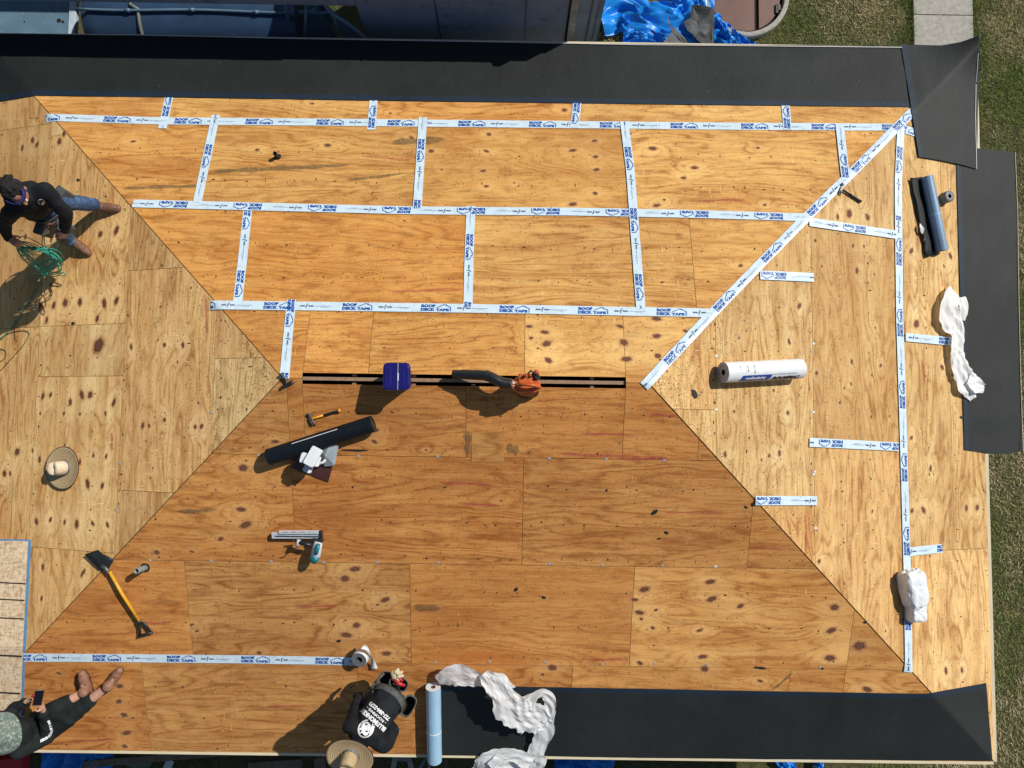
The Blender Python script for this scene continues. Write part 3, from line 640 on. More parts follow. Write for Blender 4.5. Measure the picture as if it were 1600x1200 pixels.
def edgeboard(name, p, q, out, m, w=0.03, h=0.14, drop=0.0, gs=None):
    g = gs or G(); p, q = Vector(p), Vector(q); d = (q - p).normalized(); o = Vector(out)
    vs = []
    for a in (p, q):
        for s in (0, 1):
            for z in (0, -h): vs.append(a + o * (0.002 + s * w) + Vector((0, 0, -drop + z)))
    g.add(vs, [(0, 2, 6, 4), (1, 5, 7, 3), (2, 3, 7, 6), (0, 4, 5, 1), (0, 1, 3, 2), (4, 6, 7, 5)], m)
    return hb(g, name) if gs is None else g
c4 = ring_pts(W, ze)
edgeboard('fascia', c4[0], c4[1], (0, -1, 0), M_CREAM, 0.032, 0.15, 0.004)
edgeboard('fascia', c4[1], c4[2], (1, 0, 0), M_CREAM, 0.038, 0.15, 0.004)
edgeboard('fascia', c4[2], c4[3], (0, 1, 0), M_CREAM, 0.032, 0.15, 0.004)
edgeboard('fascia', c4[3], c4[0], (-1, 0, 0), M_CREAM, 0.032, 0.15, 0.004)
g = G(); w = W - 0.45; e = ring_pts(w, 0)
for i in range(4):
    a, b = e[i], e[(i + 1) % 4]
    g.add([(a[0], a[1], GZ), (b[0], b[1], GZ), (b[0], b[1], ze - .15), (a[0], a[1], ze - .15)], [(0, 1, 2, 3)], M_SIDE)
hb(g, 'wall')
g = G(); o4 = ring_pts(W, ze - .15); i4 = ring_pts(w, ze - .15)
for i in range(4): g.add([o4[i], o4[(i + 1) % 4], i4[(i + 1) % 4], i4[i]], [(0, 1, 2, 3)], M_DRIP)
hb(g, 'soffit')
# hip joint lines: thin dark open seam is left between the sheets (see roof_face)
# metal clips along the sheet seams
CLIPS = [(560,712),(684,713),(858,716),(947,717),(1038,719),(859,881),(941,883),(1035,883),(1118,885),(424,877),(506,878),(590,878),(685,879),(1271,749-8),(1271,644),(1271,537),(1273,737),(1274,825),(1119,556),(852,1034),(941,1037),(1023,1037),(1105,1038),(1282,1043),(681,1034),(765,1033),(235,875),(330,876),(404,711),(1119,640),(187,724),(182,795),(330,645)]
for cxp, cyp in CLIPS:
    M = frame((cxp, cyp), (cxp + 5, cyp)); g = G(); g.box((0, 0, .003), (.030, .020, .004), M_WHITEP if cxp > 1110 and cyp < 900 else MATS['galvanised_sheet']); o = g.build('plywood_clip'); o.parent = house; o.matrix_parent_inverse = HI; o.matrix_basis = M
    
# ------------------------------------------------------------------ seam tape
PX = []; 
def print_unit():
    V, F, Mi = [], [], []
    def put(vs, fs, dx, dy, m):
        o = sum(len(v) for v in V); V.append(vs + np.array([dx, dy])); F.extend([[a + o for a in f] for f in fs]); Mi.extend([m] * len(fs))
    def fit(t, w, h, dx, dy, m, bold=.04):
        vs, fs = text_2d(t, 1.0, bold); vs = vs / vs.max(0) * np.array([w, h]); put(vs, fs, dx, dy, m)
    fit('ROOF', .148, .034, 0.004, .004, 0, .075)
    fit('DECK', .150, .035, 0.0, -.037, 0, .075)
    fit('TAPE', .138, .030, .158, -.037, 0, .07)
    def line(p, q, w, m=0):
        p, q = np.array(p), np.array(q); d = (q - p) / np.hypot(*(q - p)); n = np.array([-d[1], d[0]]) * w / 2
        put(np.array([p - n, q - n, q + n, p + n]), [[0, 1, 2, 3]], 0, 0, m)
    line((.165, .002), (.248, .039), .008); line((.244, .039), (.316, .008), .008); line((.313, .010), (.313, -.037), .010); line((.270, .024), (.270, .038), .012)
    # the small mfm mark: a long f between two low wavy m's
    for x0 in (.385, .475):
        for k in range(3): line((x0 + k * .017, -.009), (x0 + .005 + k * .017, .010), .0065, 1); line((x0 + .005 + k * .017, .010), (x0 + .017 + k * .017, -.007), .006, 1)
    line((.447, -.024), (.457, .022), .008, 1); line((.455, .021), (.470, .025), .007, 1); line((.440, .004), (.470, .006), .003, 1)
    vs, fs = text_2d('ROOFING & BUILDING PRODUCTS', 1.0, 0.01); vs = vs / vs.max(0) * np.array([.175, .007]); put(vs, fs, .535, -.004, 1)
    vs, fs = text_2d('self adhering tape', 1.0, 0.01); vs = vs / vs.max(0) * np.array([.075, .006]); put(vs, fs, .60, -.016, 1)
    return np.concatenate(V), F, Mi
PU = print_unit(); PER = 0.83
TN = [0]
def tape(pts, start, label, width=0.098, wrinkle=0.0, up=None):
    """pts: pixels in reading direction; start: pixel where one ROOF begins"""
    TN[0] += 1; lift = 0.0045 + 0.0009 * (TN[0] % 12) + (0.004 if TN[0] > 12 else 0)
    w = [P(*p) for p in pts]; w = [Vector((p.x, p.y)) for p in w]; seg = [(w[i + 1] - w[i]) for i in range(len(w) - 1)]
    def z_at(x, y): return rz(x, y)
    # resample
    cum = [0.0]
    for i, s in enumerate(seg): cum.append(cum[-1] + Vector((s.x, s.y, z_at(*w[i + 1]) - z_at(*w[i]))).length)
    Lt = cum[-1]
    def at(s):
        s = min(max(s, 0), Lt); i = 0
        while i < len(seg) - 1 and s > cum[i + 1]: i += 1
        t = (s - cum[i]) / (cum[i + 1] - cum[i]); p = w[i] + seg[i] * t
        j = max(0, min(len(seg) - 1, i + (1 if t > .5 else -1))); k = abs(t - .5) if 0 <= i + (1 if t > .5 else -1) < len(seg) else 0
        d = (seg[i].normalized() * (1 - k) + seg[j].normalized() * k).normalized(); return p, Vector((-d.y, d.x))
    rx_ = random.uniform(0, 99)
    def pt(s, v, dz):
        p, n = at(s); q = p + n * v * (1.0 if True else 1)
        # slope foreshortening across
        z0 = z_at(q.x, q.y); q2 = q
        wv = wrinkle * noise.noise(Vector((s * 9, v * 25, rx_))) + 0.0014 * noise.noise(Vector((s * 7 + rx_, v * 30, 0)))
        return (q2.x, q2.y, z0 + dz + max(-.002, wv))
    g = G(); n = max(3, int(Lt / .035)); nv = 6; vs = []
    for i in range(n + 1):
        for j in range(nv + 1):
            v = (j / nv - .5) * width; s = Lt * i / n
            if i in (0, n): s += 0.004 * math.sin(j * 2.3 + rx_) * (1 if i == 0 else -1)
            jit = 0.0018 * noise.noise(Vector((s * 3, rx_, 5)))
            vs.append(pt(s, v + jit, lift))
    g.add(vs, [(i * (nv + 1) + j + 0, (i + 1) * (nv + 1) + j, (i + 1) * (nv + 1) + j + 1, i * (nv + 1) + j + 1) for i in range(n) for j in range(nv)], M_TAPE, True)
    sp = P(*start); best = min(np.linspace(-1.2 * 0, Lt, 400), key=lambda s: (at(s)[0] - Vector((sp.x, sp.y))).length)
    s0 = best
    pv, pf, pm = PU
    k0 = -int(s0 / PER) - 1; k1 = int((Lt - s0) / PER) + 1
    for k in range(k0, k1 + 1):
        xs = pv[:, 0] + s0 + k * PER
        if xs.max() < 0.01 or xs.min() > Lt - .01: continue
        cl = np.clip(xs, 0.003, Lt - .003); sc = width / 0.098
        pts3 = [pt(float(s), float(v) * sc, lift + 0.0022) for s, v in zip(cl, pv[:, 1])]
        fs = []
        keepm = {0: [], 1: []}
        for f, m in zip(pf, pm):
            fx = cl[f]
            if fx.max() - fx.min() > 1e-5: keepm[m].append(f)
        oo = len(g.v); g.v += pts3
        for m, mm in ((0, M_PRINT), (1, M_PRINT2)):
            for f in keepm[m]: g.f.append([a + oo for a in f]); g.m.append(g.mi(mm)); g.sm.append(False)
    return g.build('tape_strip', group='strips of printed seam tape on the roof deck', cat='tape', label=label)
def ext(p, q, t):  # point on the line p->q
    return (p[0] + (q[0] - p[0]) * t, p[1] + (q[1] - p[1]) * t)
tape([(72,185),(250,189),(500,191),(800,194),(1100,197),(1397,199)], (163,188), 'longest tape strip, running just below the far black underlayment')
tape([(254,201),(265,150)], (255,182), 'leftmost short stub of tape poking from under the far black underlayment')
tape([(580,203),(584,156)], (580,200), 'short stub of tape under the far underlayment above the tool-free middle left panel')
tape([(902,160),(897,200)], (901,130), 'short stub of tape under the far underlayment nearest the middle of the roof')
tape([(1230,203),(1227,164)], (1230,201), 'rightmost short stub of tape poking from under the far underlayment')
tape([(208,318),(400,323),(640,329),(900,331),(1100,335),(1260,340)][::-1], (1224,339), 'second long strip from the far eave, with its print upside down')
tape([(330,477),(600,480),(800,483),(950,486),(1108,489)], (412,478), 'third long strip from the far eave, the closest one above the ridge slot', wrinkle=.0015)
tape([(338,180),(323,250),(309,317)], (327,226), 'slanting cross strip left of the small black vent pipe on the far slope')
tape([(661,184),(657,250),(652,326)], (659,218), 'cross strip in the second gap between the first and second long strips')
tape([(975,190),(984,260),(991,350),(1001,483)], (982,230), 'long cross strip that spans from the first to the third long strip')
tape([(1321,282),(1316,240),(1311,194)], (1321,278), 'short cross strip ending at the hammer on the far right hip')
tape([(388,320),(380,400),(371,476)], (384,302), 'cross strip above the left end of the third long strip')
tape([(736,322),(733,400),(731,480)], (733,366), 'cross strip in the middle of the row just above the third long strip')
tape([(456,468),(450,530),(445,592)], (457,446), 'strip running down to the left end of the ridge')
tape([(1006,604),(1040,567),(1115,487),(1190,410),(1260,339),(1330,271),(1395,205),(1432,168)], (1039,566), 'diagonal strip laid along the far right hip from the ridge end to the corner', width=.105, wrinkle=.003)
tape([(1407,198),(1403,280),(1403,345)], (1406,230), 'upper piece of the upright strip on the right slope, beside the black roll')
tape([(1418,1050),(1417,900),(1413,760),(1409,620),(1405,500),(1403,338)], (1411,638), 'long upright strip down the whole right slope', wrinkle=.0015)
tape([(1400,367),(1330,357),(1264,347)], (1352,360), 'strip on the right slope joining the hip to the upright strip just under three knots', wrinkle=.003)
tape([(1271,434),(1187,430)], (1228,432), 'short strip on the right slope hanging off the diagonal hip strip', wrinkle=.002)
tape([(1414,527),(1490,534)], (1466,532), 'short strip on the right slope running under the twisted white film')
tape([(1403,698),(1264,691)], (1316,694), 'strip left of the upright strip on the lower right slope')
tape([(1276,782),(1180,782)], (1219,782), 'lone strip near the lower right hip not touching any other tape', wrinkle=.001)
tape([(1420,862),(1471,856)], (1463,857), 'short strip to the right of the upright strip, above the white bag')
tape([(1400,199),(1437,210)], (1360,190), 'tiny strip at the far right corner tucked under the black corner sheet')
tape([(37,1027),(200,1028),(400,1030),(552,1033)], (145,1028), 'only strip along the near eave, running to the loose tape roll')
# ------------------------------------------------------------------ underlayment sheets
def sheet_px(name, top, bot, n, m, hf, selv, label, mats=(M_FELT, M_SELV), nails=None, edge=None, seed=1.0, parent=None, nailr=.007):
    """top / bot: pixel polylines with equal parameter; rows from top to bottom"""
    def pl(line, t):
        x = t * (len(line) - 1); i = min(int(x), len(line) - 2); return ext(line[i], line[i + 1], x - i)
    g = G(); vs = []
    for j in range(m + 1):
        for i in range(n + 1):
            p = ext(pl(top, i / n), pl(bot, i / n), j / m); h = hf(i / n, j / m, p)
            q = P(p[0], p[1], h); wv = 0.006 * noise.noise(Vector((q.x * 1.6, q.y * 3, seed))) + 0.005 * max(0, noise.noise(Vector((q.x * 5, q.y * 1.2, seed))))
            vs.append(q + Vector((0, 0, wv)))
    fs, ms = [], []
    for j in range(m):
        for i in range(n):
            f = (j * (n + 1) + i, (j + 1) * (n + 1) + i, (j + 1) * (n + 1) + i + 1, j * (n + 1) + i + 1)
            g.add([], [], mats[0]); g.f.append(list(f)); g.m.append(g.mi(mats[1] if selv(i / n, (j + .5) / m) else mats[0])); g.sm.append(True)
    g.v = [tuple(v) for v in vs]
    if nails:
        for (px, py) in nails:
            q = P(px, py, hf(.5, .5, (px, py)) + .006); nn = normal_at(q); a = nn.orthogonal().normalized(); b = nn.cross(a); r = nailr * random.uniform(.7, 1.2)
            g.add([q + (a * math.cos(k * math.pi / 4) + b * math.sin(k * math.pi / 4)) * r for k in range(8)] + [q + nn * .003], [(k, (k + 1) % 8, 8) for k in range(8)], M_BLACKP)
    if edge:
        for (line, wpx, mm) in edge:
            for (p, q) in zip(line[:-1], line[1:]):
                a, b = P(p[0], p[1], p[2]), P(q[0], q[1], q[2]); d = (b - a).normalized(); nn = Vector((0, 0, 1)); s = d.cross(nn).normalized() * wpx * .0075
                u = Vector((0, 0, .004))
                g.add([a - s + u, b - s + u, b + s + u, a + s + u, a - s - u, b - s - u, b + s - u, a + s - u], [(0, 1, 2, 3), (7, 6, 5, 4), (0, 4, 5, 1), (1, 5, 6, 2), (2, 6, 7, 3), (3, 7, 4, 0)], mm)
    return g.build(name, label=label, cat='roofing sheet')
nl = [(x + random.gauss(0, 2), y + (x - 700) * .012 + random.gauss(0, 1.2)) for y in (98, 118, 142) for x in range(10, 1400, 36)]
sheet_px('underlayment_sheet', [(-80,172),(-12,160),(55,149),(300,152),(600,157),(900,160),(1150,162),(1436,166)][:2] + [(55,149),(300,152),(600,157),(900,161),(1150,164),(1436,167)],
         [(-80,52),(-12,53),(45,53),(285,57),(600,63),(850,67),(1130,70),(1412,72)], 140, 12,
         lambda u, v, p: 0.010 + 0.0 * v, lambda u, v: v < .055, 'long black underlayment sheet along the whole far eave',
         nails=nl, edge=[([(-80,52,.02),(200,54,.02),(450,60,.02),(800,66,.02),(1000,70,.02),(1200,72,.02),(1409,74,.02)], .42, M_DRIP)], seed=2)
def cornerh(u, v, p):
    # outer far corner curls up
    c = max(0, 1 - math.hypot(p[0] - 1534, (p[1] - 50) * 1.0) / 110); return 0.022 + 0.24 * c ** 2
nl = [(x + random.gauss(0, 1), y + random.gauss(0, 1)) for x in (1458, 1486, 1512) for y in range(125, 245, 24)]
sheet_px('underlayment_sheet', [(1408,69),(1440,70),(1470,71),(1500,66),(1531,55)], [(1436,245),(1456,248),(1478,252),(1500,257),(1526,264)], 40, 60, cornerh,
         lambda u, v: u < .075, 'square black underlayment piece curling up at the far right corner', edge=[([(1531,55,.235),(1528,90,.12),(1525,130,.035),(1524,180,.025),(1526,264,.025)], .25, M_WHITEEDGE)], seed=5)
nl = [(x, y) for x in (1530, 1550) for y in range(260, 700, 26)]
sheet_px('underlayment_sheet', [(1494,228),(1515,230),(1540,233),(1562,235),(1586,238)], [(1507,703),(1530,706),(1555,710),(1575,709),(1599,705)], 24, 90,
         lambda u, v, p: 0.012 + .012 * max(0, v - .93) * 10 * u, lambda u, v: u < .075, 'black underlayment sheet overhanging the right eave',
         edge=[([(1586,238,.02),(1590,330,.02),(1591,420,.02),(1593,520,.02),(1595,600,.02),(1597,660,.02),(1599,705,.06)], .32, M_CREAM)], seed=8)
nl = [(x + random.gauss(0, 2), y + (x - 700) * .012 + random.gauss(0, 1)) for y in (1086, 1112, 1137, 1163) for x in range(700, 1400, 35)]
sheet_px('underlayment_sheet', [(684,1072),(820,1073),(1000,1076),(1200,1080),(1448,1084),(1541,1067)], [(684,1180),(820,1181),(1000,1184),(1200,1186),(1545,1189),(1551,1189)], 90, 14,
         lambda u, v, p: 0.011, lambda u, v: v < .06, 'black underlayment sheet along the near eave, unrolled from the pale blue roll', nails=nl, seed=11,
         edge=[([(684,1182,-.004),(1000,1185,-.004),(1300,1188,-.004),(1548,1191,-.004)], .30, M_DRIP)])
# ------------------------------------------------------------------ OSB covered patch at the left
def osb():
    A = P(46, 844, .02); H = P(38, 1010, .02); E = P(32, 1168, .03)
    A2 = P(46, 844, .02); prof = [A, H, E]
    M = Matrix.Identity(4); g = G(); xl = -8.2; vs = []
    for p in prof:
        for x, zz in ((p.x, p.z), (xl, p.z)): vs += [(x, p.y, zz), (x, p.y, zz - .014)]
    g.add(vs, [(0, 2, 6, 4), (4, 6, 10, 8), (1, 5, 7, 3), (5, 9, 11, 7), (2, 3, 7, 6), (6, 7, 11, 10), (0, 4, 5, 1), (4, 8, 9, 5), (0, 1, 3, 2), (8, 10, 11, 9)], M_OSB)
    o = thing('roof_sheathing', 'pale flake board sheathing with blue sealed edge left of the seated person', 'sheathing board', Matrix.Identity(4))
    g.build('board', parent=o)
    g = G()
    for p, q in ((A, H), (H, E)):
        d = Vector((.011, 0, 0)); u = Vector((0, 0, .003)); g.add([p - d + u, q - d + u, q + d + u, p + d + u, p + d - u * 6, q + d - u * 6], [(0, 1, 2, 3), (3, 2, 5, 4)], M_OSBEDGE)
    g.box(((A.x + xl) / 2, A.y, A.z + .001), (A.x - xl, .016, .006), M_OSBEDGE)
    g.build('edge_seal', parent=o)
    g = G()
    for py, k in ((903, 1), (929, 1), (958, 1), (1017, 1), (1075, 1), (1104, 1)):
        y = P(40, py).y - .0; t = (y - A.y) / (H.y - A.y) if y > H.y else 0; z = A.z + (H.z - A.z) * t if y > H.y else H.z + (E.z - H.z) * (y - H.y) / (E.y - H.y)
        xr = A.x + (H.x - A.x) * t if y > H.y else H.x + (E.x - H.x) * (y - H.y) / (E.y - H.y)
        g.box(((xr + xl) / 2 - .01, y, z + .002), (xr - xl - .02, .013, .004), M_GAP, RotXYZ(z=-2))
    g.build('joint_line', parent=o)
    g = G(); g.add([(E.x - .02, E.y, E.z - .02), (xl, E.y, E.z - .02), (xl, E.y, GZ), (E.x - .02, E.y, GZ)], [(0, 1, 2, 3)], M_SIDE); g.build('end_board', parent=o)
osb()
# ------------------------------------------------------------------ tools and materials lying on the deck
def above(px, py, h):
    """deck point straight below the pixel's point at height h"""
    p = P(px, py, h); return Vector((p.x, p.y, rz(p.x, p.y)))
def world_frame(org, xdir, n=None):
    n = n or normal_at(org); x = (xdir - n * xdir.dot(n)).normalized(); y = n.cross(x)
    M = Matrix((x, y, n)).transposed().to_4x4(); M.translation = org; return M
def film(name, strips, m, label, cat, seed=0, n=10, fold=0.6, parent=None, thin=0.0015):
    """crumpled strips: each (list of (px,py,h,width_m)), folded lengthwise; h is height above the deck"""
    g = G()
    for si, st in enumerate(strips):
        pts = [Vector(P(a, b, h)) for a, b, h, w in st]; ws = [w * 1.08 for *_, w in st]
        sp = spline(pts, n); wl = np.interp(np.linspace(0, len(st) - 1, len(sp)), range(len(st)), ws); nv = 11; vs = []
        L_ = 0
        for i, p in enumerate(sp):
            t = (sp[min(i + 1, len(sp) - 1)] - sp[max(0, i - 1)]).normalized(); nn = normal_at(p); s = t.cross(nn)
            s = s.normalized() if s.length > .1 else Vector((1, 0, 0)); s = (s - nn * s.dot(nn)).normalized()
            if i: L_ += (sp[i] - sp[i - 1]).length
            tw = 1.0
            for j in range(nv + 1):
                v = j / nv * 2 - 1; w = wl[i] / 2
                e = (noise.noise(Vector((L_ * 4.5, v * .6 + si * 3, seed))) * .45 + .16 * noise.noise(Vector((L_ * 19, (v > 0) * 9, seed)))) * (abs(v) ** 2)
                a_ = Vector((L_ * 5.5 + .8 * v, v * w * 11 + si * 7, seed)); v1 = noise.voronoi(a_)[0][0]; v2 = noise.voronoi(a_ * 2.3)[0][0]
                fl_ = abs(noise.noise(Vector((v * w * 8 + 1.3 * noise.noise(Vector((L_ * 1.5, 2, seed))) * 2, L_ * .8, seed + si))))
                z = fold * (.052 * (v1 - .35) + .012 * (v2 - .35) - .06 * (fl_ - .15) * min(1, w * 6)); cr = 0
                q = p + s * (v * w * (1 + e)) + nn * (z + cr)
                fl = rz(q.x, q.y) + .012
                if q.z < fl and abs(q.y) < W and abs(q.x) < RL / 2 + W: q.z = fl + abs(q.z - fl) * .15
                vs.append(q)
        g.add(vs, [(i * (nv + 1) + j, (i + 1) * (nv + 1) + j, (i + 1) * (nv + 1) + j + 1, i * (nv + 1) + j + 1) for i in range(len(sp) - 1) for j in range(nv)], m, False)
    return g.build(name, label=label, cat=cat, parent=parent)
film('plastic_film', [[(1492,456,.05,.16),(1483,474,.09,.22),(1484,495,.07,.30),(1494,520,.06,.19),(1494,545,.07,.18),(1502,575,.06,.26),(1512,600,.06,.30),(1519,624,.02,.10)],
                      [(1500,465,.07,.16),(1503,480,.07,.14),(1500,500,.05,.1)], [(1514,590,.08,.14),(1526,600,.08,.18),(1538,606,.07,.10)]], M_WRAP, 'twisted white plastic film lying across the inner edge of the right underlayment', 'plastic film', 3, fold=.75)
film('plastic_film', [[(684,1063,.10,.10),(702,1057,.17,.22),(725,1058,.20,.28),(750,1060,.24,.20),(762,1058,.27,.12)],
                      [(756,1052,.28,.12),(768,1066,.30,.26),(784,1085,.30,.26),(800,1104,.26,.34),(818,1118,.22,.48),(838,1128,.18,.42),(846,1136,.14,.24)],
                      [(770,1056,.3,.06),(778,1064,.28,.15),(790,1080,.25,.2)],
                      [(822,1100,.20,.18),(838,1086,.22,.10),(852,1084,.23,.11),(861,1096,.22,.12),(860,1110,.18,.14),(850,1122,.15,.2)],
                      [(840,1130,.14,.30),(852,1140,.12,.22),(844,1160,.07,.17),(834,1178,.05,.20),(836,1196,.0,.24),(838,1225,-.1,.26)],
                      [(832,1190,.06,.22),(806,1180,.07,.17),(778,1180,.07,.22),(756,1190,.05,.22),(750,1205,-.05,.18)],
                      [(768,1186,.08,.16),(790,1196,.02,.24),(815,1200,.0,.26)]], M_WRAP, 'large crumpled white plastic film blown over the near underlayment beside the pale blue roll', 'plastic film', 17, fold=.6)
def roll(name, p0, p1, r, m, label, core=M_CARD, endm=None, bands=(), lift=0.0, ends=True, turns=5, cat='roll'):
    A_, B_ = P(p0[0], p0[1], r * 1.05 + lift), P(p1[0], p1[1], r * 1.05 + lift); L = (B_ - A_).length; nn = normal_at(A_); X_ = (B_ - A_).normalized(); Y_ = nn.cross(X_).normalized(); Z_ = X_.cross(Y_)
    M = Matrix((X_, Y_, Z_)).transposed().to_4x4(); M.translation = A_; o = thing(name, label, cat, M)
    g = G(); n = 40; prof = [(r, 0), (r, L)]; vs = []
    N = 40
    for i in range(N + 1):
        x = L * i / N
        for k in range(n):
            a = 2 * math.pi * k / n; rr = r * (1 + .012 * noise.noise(Vector((x * 7, math.cos(a) * 2, math.sin(a) * 2))))
            vs.append((x, rr * math.cos(a), rr * math.sin(a)))
    g.add(vs, [(i * n + k, (i + 1) * n + k, (i + 1) * n + (k + 1) % n, i * n + (k + 1) % n) for i in range(N) for k in range(n)], m, True)
    g.build('wound_sheet', parent=o)
    rc = r * .28
    for x, s in ((0.0, -1), (L, 1)):
        g = G()
        for t in range(turns):
            ra = r * .985 - (r * .985 - rc) * t / turns; rb = r * .985 - (r * .985 - rc) * (t + .92) / turns; dx = s * random.uniform(-.006, .003)
            vs = [(x + dx, q * math.cos(2 * math.pi * k / n), q * math.sin(2 * math.pi * k / n)) for q in (ra, rb) for k in range(n)] + [(x + dx - s * .02, rb * math.cos(2 * math.pi * k / n), rb * math.sin(2 * math.pi * k / n)) for k in range(n)]
            f = [(k, (k + 1) % n, n + (k + 1) % n, n + k) for k in range(n)] + [(n + k, n + (k + 1) % n, 2 * n + (k + 1) % n, 2 * n + k) for k in range(n)]
            g.add(vs, f, endm or m, False)
        g.build('wound_end', parent=o)
    for x, s in ((0.001, 1), (L - .001, -1)):
        g = G()
        vs = [(x + s * d, q * math.cos(2 * math.pi * k / 20), q * math.sin(2 * math.pi * k / 20)) for q, d in ((rc, 0), (rc * .8, 0), (rc * .8, .12)) for k in range(20)]
        g.add(vs, [(j * 20 + k, j * 20 + (k + 1) % 20, (j + 1) * 20 + (k + 1) % 20, (j + 1) * 20 + k) for j in range(2) for k in range(20)], core, False)
        g.add([(x + s * .12, rc * .8 * math.cos(2 * math.pi * k / 20), rc * .8 * math.sin(2 * math.pi * k / 20)) for k in range(20)], [tuple(range(20))], M_GAP)
        g.build('core', parent=o)
    for x, w, mm in bands:
        g = G(); q = r * 1.013; g.add([(x + dx, q * math.cos(2 * math.pi * k / n), q * math.sin(2 * math.pi * k / n)) for dx in (-w / 2, w / 2) for k in range(n)], [(k, n + k, n + (k + 1) % n, (k + 1) % n) for k in range(n)], mm, True)
        g.build('wrap_band', parent=o)
    return o, L
def on_roll(o, text, size, x0, ang0, r, m, name='lettering', bold=.05, shear=0.0, width=None, flip=1):
    vs, fs = text_2d(text, size, bold, shear, width); g = G()
    g.add([(x0 + flip * x, r * math.cos(ang0 - flip * y / r), r * math.sin(ang0 - flip * y / r)) for x, y in vs], fs, m)
    return g.build(name, parent=o)
# white wrapped roll on the right slope (axis along x, y axis of its frame = up slope in the picture)
wr, L = roll('wrapped_roll', (1130, 582), (1250, 576), .108, M_WRAPR, 'white plastic wrapped roll with a blue label, alone on the right slope', core=M_BLACKP, endm=mat('grey_roll_end', (.42, .42, .45), .6), turns=2)
def patch(o, x0, x1, a0, a1, r, m, name, n=10, sk=0.0):
    g = G(); vs = []
    for i in range(n + 1):
        a = a0 + (a1 - a0) * i / n; vs += [(x0 + sk * i / n, r * math.cos(a), r * math.sin(a)), (x1 + sk * i / n, r * math.cos(a), r * math.sin(a))]
    g.add(vs, [(2 * i, 2 * i + 1, 2 * i + 3, 2 * i + 2) for i in range(n)], m, True); return g.build(name, parent=o)
R_ = .1105
patch(wr, .14, .50, math.radians(160), math.radians(116), R_, M_BLUEL, 'label', sk=.03)
on_roll(wr, 'roofunderlay', .045, .21, math.radians(148), R_ + .0012, M_WINK, width=.25, bold=.06)
on_roll(wr, 'ROOFFOIL', .075, .53, math.radians(163), R_ + .0012, M_INK, shear=.35, width=.36, bold=.07)
on_roll(wr, 'roof underlayment sheet', .018, .53, math.radians(120), R_ + .0012, M_INK, width=.3, bold=.01)
for x, t in ((.14, 'www'), (.22, 'underlay'), (.30, 'install wrap'), ):
    vs, fs = text_2d(t, .02, .02); g = G()
    g.add([(x + y, R_ * math.cos(math.radians(60) + a / R_), R_ * math.sin(math.radians(60) + a / R_)) for a, y in vs], [f[::-1] for f in fs], M_INK); g.build('lettering', parent=wr)
br, L = roll('underlayment_roll', (420, 714), (583, 662), .086, mat('dark_navy_roll', (.005, .009, .014), .6, scale=6, spec=.25), 'long black roll of underlayment lying between the hammer and the vent cap', core=M_CARD, endm=M_FELT, turns=3)
patch(br, .30, .80, math.radians(40), math.radians(34), .0885, M_WHITEEDGE, 'white_edge_line')
rr_, L = roll('underlayment_roll', (1448, 276), (1472, 392), .066, mat('blue_back_film', (.20, .32, .46), .28, scale=3, spec=.8, coat=.5), 'short black roll with glossy blue back and a flap, on the right slope', core=M_CARD, endm=M_FELT, bands=[(.46, .02, M_BLUEFILM)], turns=3)
g = G(); vs = []
for i in range(13):
    x = -.02 + (L + .05) * i / 12
    for j, (y, z) in enumerate(((.0, -.063), (-.09, -.05), (-.15, -.035), (-.20, -.028), (-.205, -.04))): vs.append((x + .006 * math.sin(i * 3 + j), y + .004 * math.sin(i * 2.1) - (.01 if i > 10 else 0), z + .006 * math.sin(i * 1.3 + j)))
g.add(vs, [(i * 5 + j, (i + 1) * 5 + j, (i + 1) * 5 + j + 1, i * 5 + j + 1) for i in range(12) for j in range(4)], M_FELT, True); g.build('loose_flap', parent=rr_, solid=.003)
g = G(); g.add([(.52, -.21, -.03), (.56, -.245, -.01), (.63, -.235, -.02), (.66, -.20, -.03), (.60, -.195, .0), (.74, -.205, -.035), (.72, -.19, -.02)], [(0, 1, 4), (1, 2, 4), (2, 3, 4), (3, 5, 6)], M_WRAP); g.build('torn_film_scrap', parent=rr_)
pb, L = roll('underlayment_roll', (677, 1073), (679, 1188), .085, M_BLUEFILM, 'pale blue roll of underlayment hanging over the near eave', core=M_CARD, endm=M_WHITEEDGE, bands=[(.56, .018, M_WHITEP)], turns=2)
